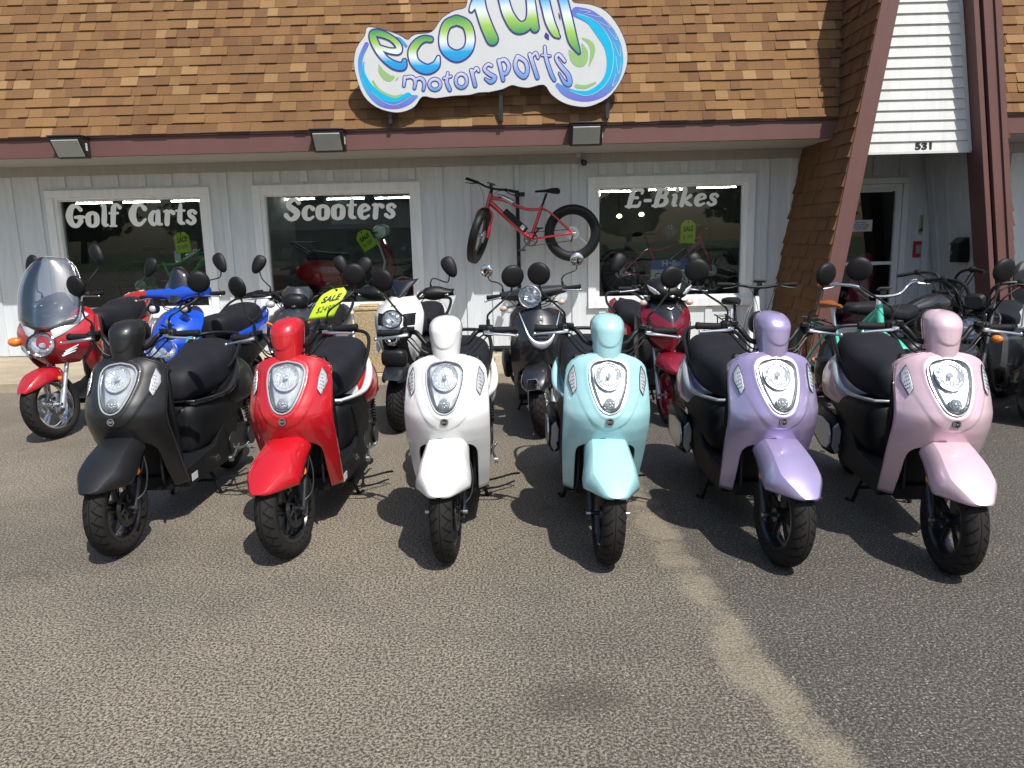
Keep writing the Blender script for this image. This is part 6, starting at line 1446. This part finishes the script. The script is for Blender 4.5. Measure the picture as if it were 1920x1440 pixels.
def showscooter():
    r=thing('retro_scooter',(0,0,0)); R_=.22
    for x,n_ in((0,'rear_wheel'),(1.22,'front_wheel')):
        q=MB(); q.lathe([(R_-.08,-.03),(R_-.03,-.05),(R_,0),(R_-.03,.05),(R_-.08,.03)],(0,0,0),'y',36,closed=False); q.lathe([(0,-.02),(R_-.07,-.04),(R_-.07,.04),(0,.02)],(0,0,0),'y',30,closed=False); q.build(n_,M['blk'],r,loc=(x,0,R_))
    q=MB(); q2=MB(); q.loft([(-.25,0,.62,.50,.05,2.4),(-.12,0,.74,.42,.14,2.4),(.1,0,.76,.36,.2,2.4),(.35,0,.72,.38,.17,2.6),(.5,0,.62,.40,.1,2.6)],24); q2.add([(v[1],v[0],v[2]) for v in q.v],q.f); q2.build('tail_cowl',M['redm'],r)
    q=MB(); q2=MB(); q.loft([(-.1,0,.84,.74,.08,2.8),(0,0,.86,.74,.14,2.8),(.25,0,.83,.70,.13,2.8),(.45,0,.81,.68,.07,2.8)],20); q2.add([(v[1],v[0],v[2]) for v in q.v],q.f); q2.build('seat',M['seat'],r)
    q=MB(); q.grid([[(.82,y,.28),(.90,y,.45),(.96,y,.7),(.88,y,.95),(.84,y,1.0)] for y in(-.17,-.1,0,.1,.17)],0); q.build('leg_shield',M['white'],r,solid=.02)
    q=MB(); q.grid([[(.98+.04*(1-abs(y)/.16),y,.42),(1.02+.06*(1-abs(y)/.16),y,.6),(.98+.05*(1-abs(y)/.16),y,.8),(.90+.04*(1-abs(y)/.16),y,.98)] for y in(-.15,-.08,0,.08,.15)],0); q.build('front_panel',M['redm'],r,solid=.02,angle=60)
    q=MB(); q2=MB(); q.loft([(1.02,0,.44,.36,.06,2.4),(1.15,0,.50,.32,.1,2.4),(1.35,0,.44,.26,.1,2.4),(1.47,0,.34,.26,.04,2.4)],20); q2.add([(v[1],v[0],v[2]) for v in q.v],q.f); q2.build('front_fender',M['redm'],r)
    q=MB(); q.ell((.90,0,1.09),(.12,.10,.09),20,12); q.build('headset_cowl',M['white'],r)
    q=MB(); q.lathe([(0,.0),(.075,.0),(.085,.01),(.085,.03),(.07,.04)],(.90,-.115,1.08),'y',24,closed=False); q.build('headlight',M['refl'],r); 
    q=MB(); q.tube([(.84,-.33,1.06),(.86,-.1,1.08),(.86,.1,1.08),(.84,.33,1.06)],.014,8); q.build('handlebar',M['blk'],r)
    q=MB(); q.bx(.3,.92,-.16,.16,.26,.32); q.build('floorboard',M['white'],r)
    q=MB()
    for y in(-.09,.09): q.tube([(-.02,y,.80),(-.22,y,.92),(-.30,y,.98)],.009,6); q.tube([(-.30,y,.98),(-.12,y,.78)],.007,6); q.tube([(-.30,y,.98),(-.0,y,.97)],.007,6)
    q.tube([(-.30,-.09,.98),(-.30,.09,.98)],.008,6); q.build('luggage_rack',M['chrome'],r)
    q=MB(); q.ell((-.26,0,.62),(.03,.05,.04),12,8); q.build('tail_lamp',M['redlens'],r)
    return r
r=showscooter(); r.location=(-2.72,10.4,.52); r.rotation_euler=(0,0,0); tag(r,'red and white vintage style scooter inside the Scooters window','scooter')
# papers and boards
lime=mat('lime yellow card',(.52,.72,.02),.55); limed=mat('lime card',(.50,.70,.02),.55); ink=mat('black ink',(.01,.01,.01),.6)
def sale_tag(loc,rot,w,h,price,label,bend=0,m=lime,sk=0):
    t=thing('sale_tag',loc,0,label,'price tag','lime sale tags'); t.rotation_euler=rot
    pts=[(-w/2,-h/2),(w/2,-h/2),(w/2,h*.30),(w*.22,h/2),(-w*.22,h/2),(-w/2,h*.30)]
    def bz(x,z): return bend*(z/h)**2
    q=MB(); rows=[]
    for i in range(13):
        z=-h/2+h*i/12; ww=w/2 if z<h*.30 else w/2-(z-h*.30)/(h*.20)*(w*.28); rows.append([(ww*u+sk*z,bz(ww*u,z),z+sk*.2*ww*u) for u in(-1,-.5,0,.5,1)])
    q.grid(rows,0); q.build('card',m,t,solid=.0015)
    q=MB(); q.ell((sk*h*.42,bz(0,h*.42)-.004,h*.42),(.010,.004,.012),10,6); q.tube([(sk*h*.42,bz(0,h*.42),h*.44),(.01,.01,h*.56),(.0,.03,h*.62)],.0025,5); q.build('string',M['blk'],t)
    def txt(s,size,z,sh=.2,off=.004,xs=1,tilt=0):
        o=bfont(s,size,ink,'printed_text',t,offset=off,shear=sh,xs=xs); me=o.data; o.rotation_euler=(0,0,0)
        ca,sa=math.cos(tilt),math.sin(tilt)
        for v in me.vertices:
            x,y=v.co.x*ca-v.co.y*sa,v.co.x*sa+v.co.y*ca+z; v.co=(x+sk*y,bz(x,y)-.004,y+sk*.2*x)
    txt('SALE',h*.30,h*.12,.15,.0028,xs=w/h*1.05,tilt=.12); txt('$'+price,h*.27,-h*.22,.1,-.0005,xs=w/h*.95,tilt=.08)
    return t
sale_tag((-4.28,YW+.085,1.52),(0,rad(-4),0),.20,.26,'1699','lime sale tag reading 1699 behind the Golf Carts window')
q=MB(); q.bx(-4.40,-4.32,YW+.09,YW+.092,1.28,1.42); o=q.build('paper_note',M['sticker']); tag(o,'small white paper slip under the sale tag in the Golf Carts window','paper')
sale_tag((-1.945,YW+.085,1.50),(0,rad(-30),0),.20,.25,'1299','lime sale tag reading 1299 behind the Scooters window')
sale_tag((2.12,YW+.085,1.505),(0,rad(2),0),.19,.29,'1399','lime sale tag reading 1399 behind the E-Bikes window')
sale_tag((-1.51,6.08,1.025),(rad(-22),rad(0),rad(2)),.20,.245,'2499','curved lime sale tag reading 2499 hung on the dark grey scooter',bend=.10,sk=.55)
t=thing('name_board',(1.93,YW+.16,.99),0,'blue and white board reading Hello Im Electric in the E-Bikes window','board')
q=MB(); q.bx(-.26,.26,0,.01,.05,.17); q.build('blue_band',mat('blue printed band',(.02,.10,.42),.5),t); q=MB(); q.bx(-.26,.26,0,.01,-.22,.049); q.build('white_field',M['sticker'],t)
bfont('Hello',.10,M['sticker'],'board_text',t,loc=(.0,-.003,.123),offset=.003,xs=1.1); bfont("I'M",.045,M['sticker'],'board_text',t,loc=(.0,-.003,.073),offset=.002)
bfont('Electric',.15,ink,'board_text',t,loc=(-.02,-.003,-.05),shear=.4,offset=-.001)
q=MB(); q.bx(-2.37,-1.93,YW+.10,YW+.104,1.70,2.0); o=q.build('poster',mat('grey green poster',(.16,.19,.18),.5,var=.2)); tag(o,'pale grey poster hanging behind the word Scooters','poster')
q=MB(); q.prism([(-2.12,.70),(-1.88,.72),(-1.86,.80),(-1.95,.95),(-2.10,.86)],YW+.09,YW+.094,axis='y'); o=q.build('leaflet',mat('pale green leaflet',(.35,.50,.44),.5)); tag(o,'pale green leaflet in the lower corner of the Scooters window','leaflet')
t=thing('diamond_sign',(1.90,YW+.12,1.52),0,'grey diamond sign numbered 12 in the E-Bikes window','sign')
q=MB(); q.prism([(0,-.11),(.11,0),(0,.11),(-.11,0)],0,.004,axis='y'); q.build('sign_face',mat('grey green card',(.10,.13,.125),.5),t); bfont('12',.07,M['sticker'],'sign_text',t,loc=(0,-.002,.045)); 
q=MB()
for z in(0,-.025,-.05): q.bx(-.07-z*.6,.07+z*.6,-.002,-.001,z,z+.003)
q.build('sign_lines',M['sticker'],t)
# aggregate litter post by the Scooters window
t=thing('litter_post',(-1.62,8.25,.105),rad(4),'square pebble faced litter bin standing below the Scooters window','bin')
agg=mat('pebble faced concrete',(.40,.31,.17),.85,nscale=70,nbump=1,var=.5,vscale=60)
q=MB(); q.bx(-.15,.15,-.15,.15,0,.66); q.build('bin_body',agg,t,bevel=.012); q=MB(); q.bx(-.155,.155,-.155,.155,.662,.70); q.bx(-.10,.10,-.10,.10,.701,.72); q.build('bin_top',agg,t,bevel=.01)
q=MB(); q.tube([(-.37,9.42,.15),(-.25,9.40,.150),(-.08,9.41,.150)],[.025,.032,.03],10,sm=3); o=q.build('rubber_hose_end',M['rubber']); tag(o,'short black rubber hose lying on the sidewalk by the wall','hose')

t=thing('showroom_banner',(4.40,YW+.35,.12),0,'crumpled pink banner behind the lower glass of the entrance door','banner')
q=MB(); q.grid([[(-.20,.02,0),(-.12,-.03,0),(-.02,.03,0),(.06,0,0)],[(-.14,.0,.4),(-.06,-.03,.4),(.04,.03,.4),(.14,0,.4)],[(-.08,.02,.85),(0,-.02,.85),(.08,.03,.85),(.20,0,.83)],[(.02,0,1.05),(.06,-.01,1.06),(.12,.02,1.06),(.16,0,1.04)]],0); q.build('cloth',mat('pink banner cloth',(.45,.03,.12),.8),t,solid=.004)
# ---------------------------------------------------------------- asphalt lot, sidewalk
def asphalt():
    m,n,p=nt('worn asphalt'); p.inputs['Specular IOR Level'].default_value=.35
    def N(t): return n.nodes.new(t)
    def mth(op,a,b=None,c=None,cl=False):
        q=N('ShaderNodeMath'); q.operation=op; q.use_clamp=cl
        for i,x in enumerate((a,b,c)):
            if x is None: continue
            if isinstance(x,(int,float)): q.inputs[i].default_value=x
            else: lk(n,x,q.inputs[i])
        return q.outputs[0]
    tc=N('ShaderNodeTexCoord'); ob=tc.outputs['Object']; sx=N('ShaderNodeSeparateXYZ'); lk(n,ob,sx.inputs[0]); X,Y=sx.outputs[0],sx.outputs[1]
    def noise(s,d=6,r=.6,off=None):
        q=N('ShaderNodeTexNoise'); q.inputs['Scale'].default_value=s; q.inputs['Detail'].default_value=d; q.inputs['Roughness'].default_value=r
        if off:
            mp=N('ShaderNodeMapping'); mp.inputs['Location'].default_value=off; lk(n,ob,mp.inputs[0]); lk(n,mp.outputs[0],q.inputs['Vector'])
        else: lk(n,ob,q.inputs['Vector'])
        return q.outputs['Fac']
    def mr(v,a,b,c=0,d=1):
        q=N('ShaderNodeMapRange'); lk(n,v,q.inputs[0])
        for i,x in enumerate((a,b,c,d)): q.inputs[i+1].default_value=x
        return q.outputs[0]
    def mix(f,a,b,bt='MIX'):
        q=N('ShaderNodeMix'); q.data_type='RGBA'; q.blend_type=bt
        if isinstance(f,(int,float)): q.inputs[0].default_value=f
        else: lk(n,f,q.inputs[0])
        for i,x in ((6,a),(7,b)):
            if isinstance(x,tuple): q.inputs[i].default_value=(*x,1)
            else: lk(n,x,q.inputs[i])
        return q.outputs[2]
    vo=N('ShaderNodeTexVoronoi'); vo.inputs['Scale'].default_value=135; vo.inputs['Randomness'].default_value=1; lk(n,ob,vo.inputs['Vector'])
    vc=N('ShaderNodeSeparateColor'); lk(n,vo.outputs['Color'],vc.inputs[0])
    gr=noise(170,3,.65); g2=noise(98,4,.75,(3,1,0)); big=noise(.55,4,.55,(5,2,0)); mid=noise(3.2,5,.6,(1,7,0))
    # binder and stones: tan mineral matrix against dark stones
    stone=mr(g2,.445,.555)
    tan=mix(mr(gr,.35,.65),(.24,.205,.160),(.40,.345,.265)); dark=mix(vc.outputs[0],(.034,.029,.023),(.078,.064,.049))
    warm=mix(stone,dark,tan)
    tan2=mix(mr(gr,.35,.65),(.155,.140,.118),(.26,.23,.19)); dark2=mix(vc.outputs[1],(.034,.031,.027),(.074,.066,.057))
    cool=mix(mr(g2,.50,.60),dark2,tan2)
    # the newer, greyer paving is to the right of the streak
    def curve(pts):   # X as function of Y
        fc=N('ShaderNodeFloatCurve'); cu=fc.mapping.curves[0]; 
        while len(cu.points)<len(pts): cu.points.new(.5,.5)
        for i,(a,b) in enumerate(pts): cu.points[i].location=(a,b)
        fc.mapping.update(); fc.inputs[0].default_value=1; lk(n,mth('DIVIDE',Y,8.0),fc.inputs[1]); return mth('MULTIPLY',mth('SUBTRACT',fc.outputs[0],.0),4.0)
    cx=curve([(0,.36),(.2375,.2225),(.279,.203),(.31,.191),(.371,.1875),(.457,.169),(.575,.165),(1,.13)])
    wob=mth('MULTIPLY',mth('SUBTRACT',noise(2.2,5,.6,(9,3,0)),.5),.13)
    d=mth('SUBTRACT',mth('ADD',X,wob),cx)
    grit=mth('MULTIPLY',mth('SUBTRACT',noise(60,3,.8),.5),.35)
    ad=mth('ABSOLUTE',d)
    streak=mr(mth('ADD',ad,mth('MULTIPLY',grit,.35)),.135,.045,0,.92)
    side=mr(mth('ADD',d,mth('MULTIPLY',grit,.6)),-.25,.12)
    fl=mr(mth('ADD',X,mth('MULTIPLY',big,1.6)),-.6,1.8,0,.55)
    c=mix(mth('MAXIMUM',side,fl),warm,cool)
    patch=mr(big,.42,.62,0,.55); c=mix(patch,c,cool)
    sand=mix(mr(noise(240,2,.8),.3,.7),(.22,.187,.135),(.40,.34,.245)); sand=mix(mr(gr,.56,.64),sand,(.06,.05,.04))
    mod=mr(noise(3.0,6,.7,(4,4,1)),.38,.60,.30,1); cov=mr(mth('ADD',mth('ADD',mth('MULTIPLY',streak,mod),mth('MULTIPLY',noise(130,2,.9,(2,2,0)),.9)),mth('MULTIPLY',noise(22,4,.7),.5)),.92,1.40); c=mix(mth('MULTIPLY',mth('MULTIPLY',cov,mr(g2,.36,.52,.25,1)),.72),c,sand)
    # oil stain
    dx=mth('SUBTRACT',X,.19); dy=mth('SUBTRACT',Y,2.30); r2=mth('SQRT',mth('ADD',mth('MULTIPLY',mth('MULTIPLY',dx,dx),1.0),mth('MULTIPLY',mth('MULTIPLY',dy,dy),3.2)))
    st=mr(mth('ADD',mth('ADD',r2,mth('MULTIPLY',mth('SUBTRACT',mid,.5),.5)),mth('MULTIPLY',grit,.5)),.28,.08,0,.6); c=mix(mth('MULTIPLY',st,mr(noise(120,2,.8,(6,0,0)),.35,.6,.35,1)),c,(.050,.041,.033))
    # hairline cracks and a scatter of old drips
    wv=N('ShaderNodeMapping'); nzc=N('ShaderNodeTexNoise'); nzc.inputs['Scale'].default_value=1.7; nzc.inputs['Detail'].default_value=8; lk(n,ob,nzc.inputs['Vector'])
    va=N('ShaderNodeVectorMath'); va.operation='MULTIPLY_ADD'; lk(n,nzc.outputs['Color'],va.inputs[0]); va.inputs[1].default_value=(.9,.9,0); lk(n,ob,va.inputs[2])
    vk=N('ShaderNodeTexVoronoi'); vk.feature='DISTANCE_TO_EDGE'; vk.inputs['Scale'].default_value=.42; lk(n,va.outputs[0],vk.inputs['Vector'])
    ck=mth('MULTIPLY',mr(vk.outputs['Distance'],.005,.0015,0,.3),mr(noise(.9,3,.5,(7,7,0)),.45,.6)); c=mix(ck,c,(.03,.027,.024))
    vd=N('ShaderNodeTexVoronoi'); vd.inputs['Scale'].default_value=1.3; lk(n,va.outputs[0],vd.inputs['Vector']); vq=N('ShaderNodeSeparateColor'); lk(n,vd.outputs['Color'],vq.inputs[0])
    dp=mth('MULTIPLY',mr(vd.outputs['Distance'],.10,.02,0,.45),mth('GREATER_THAN',vq.outputs[0],.6)); c=mix(dp,c,(.05,.043,.036))
    # light and white specks
    sp=mth('MULTIPLY',mth('GREATER_THAN',vc.outputs[2],.980),mth('LESS_THAN',vo.outputs['Distance'],.42)); c=mix(mth('MULTIPLY',sp,.75),c,(.36,.34,.30))
    v2=N('ShaderNodeTexVoronoi'); v2.inputs['Scale'].default_value=62; lk(n,ob,v2.inputs['Vector']); vs=N('ShaderNodeSeparateColor'); lk(n,v2.outputs['Color'],vs.inputs[0])
    sp2=mth('MULTIPLY',mth('GREATER_THAN',vs.outputs[0],.975),mth('LESS_THAN',v2.outputs['Distance'],.22)); c=mix(mth('MULTIPLY',sp2,.8),c,(.42,.40,.36))
    # broad wear
    c=mix(1.0,c,mix(mid,(.80,.80,.80),(1.18,1.18,1.18)),'MULTIPLY')
    lk(n,c,p.inputs['Base Color']); # ragged edge
    lk(n,mr(gr,.3,.7,.62,.9),p.inputs['Roughness'])
    b=N('ShaderNodeBump'); b.inputs['Strength'].default_value=.7; b.inputs['Distance'].default_value=.006; lk(n,mth('ADD',mth('MULTIPLY',g2,.8),mth('MULTIPLY',mth('SUBTRACT',.5,vo.outputs['Distance']),.5)),b.inputs['Height']); lk(n,b.outputs['Normal'],p.inputs['Normal'])
    return m
q=MB(); q.add([(-120,-120,0),(120,-120,0),(120,60,0),(-120,60,0)],[(0,1,2,3)]); g=q.build('asphalt_ground',asphalt()); tag(g,'worn tan and grey asphalt lot with a sandy streak',kind='structure')
M['conc']=mat('weathered concrete',(.36,.30,.215),.85,nscale=90,nbump=.5,var=.22,vscale=2.5)
M['concl']=mat('pale concrete lip',(.47,.42,.33),.8,nscale=90,nbump=.4,var=.15)
q=MB()
def slabq(x0,x1):
    q.add([(x0,7.97,-.02),(x1,7.97,-.02),(x1,7.97,.092),(x0,7.97,.092),(x0,7.985,.102),(x1,7.985,.102),(x1,YW+.1,.118),(x0,YW+.1,.118)],[(0,1,2,3),(3,2,5,4),(4,5,6,7)],0)
slabq(-9.5,-.32); slabq(-.31,3.02); 
sw_=q.build('sidewalk',M['conc'],angle=20); tag(sw_,'tan concrete sidewalk along the shop wall',kind='structure')
q=MB()
q.add([(-9.5,8.02,.104),(-.33,8.02,.104),(-.33,8.035,.1045),(-9.5,8.035,.1045)],[(0,1,2,3)]); q.bx(-.6,1.4,8.95,9.10,.108,.135)
o=q.build('sidewalk_lip',M['concl']); tag(o,'pale raised strip in the concrete by the wall',kind='structure')
# ---------------------------------------------------------------- far side of the road, seen only as reflections
gr=MB(); gr.add([(-120,-26,.02),(120,-26,.02),(120,-119,.02),(-120,-119,.02)],[(0,1,2,3)]); o=gr.build('far_lawn',mat('lawn green',(.05,.085,.02),.95,var=.4,vscale=.3)); tag(o,'grass beyond the road',kind='structure')
tm=mat('tree foliage',(.032,.058,.018),.85,var=.5,vscale=1.2); tk=mat('tree bark',(.08,.06,.045),.9)
rr=random.Random(5)
protos=[]
for i,(x,y,h,lb) in enumerate([(-70,-84,9,''),(-44,-88,8,''),(-14,-80,7.5,''),(8,-86,6.5,''),(40,-84,9,''),(62,-80,8,''),(84,-88,9,''),(-39,-50,8,''),(-21,-51,9,''),(-12,-50,6,''),(20,-50,9,''),(10,-53,5.5,'')]):
    t=thing('roadside_tree',(x,y,0),rr.uniform(0,6),'broad leafy tree in the row across the road','tree','trees across the road')
    q=MB(); q.tube([(0,0,0),(.1,.1,h*.3),(-.1,.2,h*.55)],[.35,.25,.12],8)
    for k in range(5): a=k*1.3; q.tube([(0,0,h*.3),(math.cos(a)*h*.15,math.sin(a)*h*.15,h*.5)],[.14,.05],6)
    q.build('trunk',tk,t)
    q=MB()
    for k in range(1500):
        a=rr.uniform(0,2*PI); ph=rr.uniform(-1,1); r=h*.46*(rr.random()**.4)*(1+.35*math.sin(3*a+i)+.2*math.sin(5*ph*3)); z=h*.62+ph*h*.36
        r*=math.sqrt(max(.03,1-ph*ph*.85)); c=Vector((math.cos(a)*r,math.sin(a)*r,z)); s=rr.uniform(.2,.42)
        u=Vector((rr.gauss(0,1),rr.gauss(0,1),rr.gauss(0,1))).normalized(); v=u.orthogonal().normalized()
        q.add([c+u*s,c+v*s,c-u*s,c-v*s],[(0,1,2,3)])
    q.build('crown',tm,t)
t=thing('far_house',(-16,-44,0),0,'low pale house with grey gable roof across the road','house')
q=MB(); q.bx(-9,9,-8,0,0,2.5); q.build('wall',mat('pale house siding',(.42,.43,.42),.7,var=.1),t)
q=MB(); q.prism([(-8.6,2.4),(-4,4.6),(.6,2.4)],-9.8,9.8); q.build('roof',mat('grey house roof',(.13,.14,.145),.9,var=.2),t)
q=MB(); q.bx(-4.5,-2.5,.01,.05,1,2.2); q.bx(2,4,.01,.05,1,2.2); q.build('window',M['blkg'],t)
# ---------------------------------------------------------------- camera, light, ground
CH=1.5; PITCH=10.8; ROLL=.0236; YAW=.8
cam=bpy.data.cameras.new('camera'); co=bpy.data.objects.new('camera',cam); col.objects.link(co); scn.camera=co
cam.sensor_width=36; cam.lens=36*1450/1920; cam.clip_end=600
co.matrix_world=Matrix.Translation((0,0,CH))@Matrix.Rotation(rad(YAW),4,'Z')@Matrix.Rotation(rad(90-PITCH),4,'X')@Matrix.Rotation(-ROLL,4,'Z')
w=bpy.data.worlds.new('World'); scn.world=w; w.use_nodes=True; n=w.node_tree; bg=n.nodes['Background']
sky=n.nodes.new('ShaderNodeTexSky'); sky.sky_type='NISHITA'; sky.sun_disc=False
sd=Vector((.34,-.586,1)).normalized()
sky.sun_elevation=math.asin(sd.z); sky.sun_rotation=math.atan2(sd.x,sd.y); sky.air_density=1.2; sky.dust_density=1.6; sky.ozone_density=1
lk(n,sky.outputs[0],bg.inputs[0]); bg.inputs[1].default_value=.10
sl=bpy.data.lights.new('sun','SUN'); sl.energy=4.1; sl.angle=rad(.5); sl.color=(1,.965,.90); so=bpy.data.objects.new('sun',sl); col.objects.link(so)
so.rotation_euler=sd.to_track_quat('Z','Y').to_euler(); so.location=(5,-8,15)
scn.view_settings.view_transform='Standard'; scn.view_settings.look='None'; scn.view_settings.exposure=.40
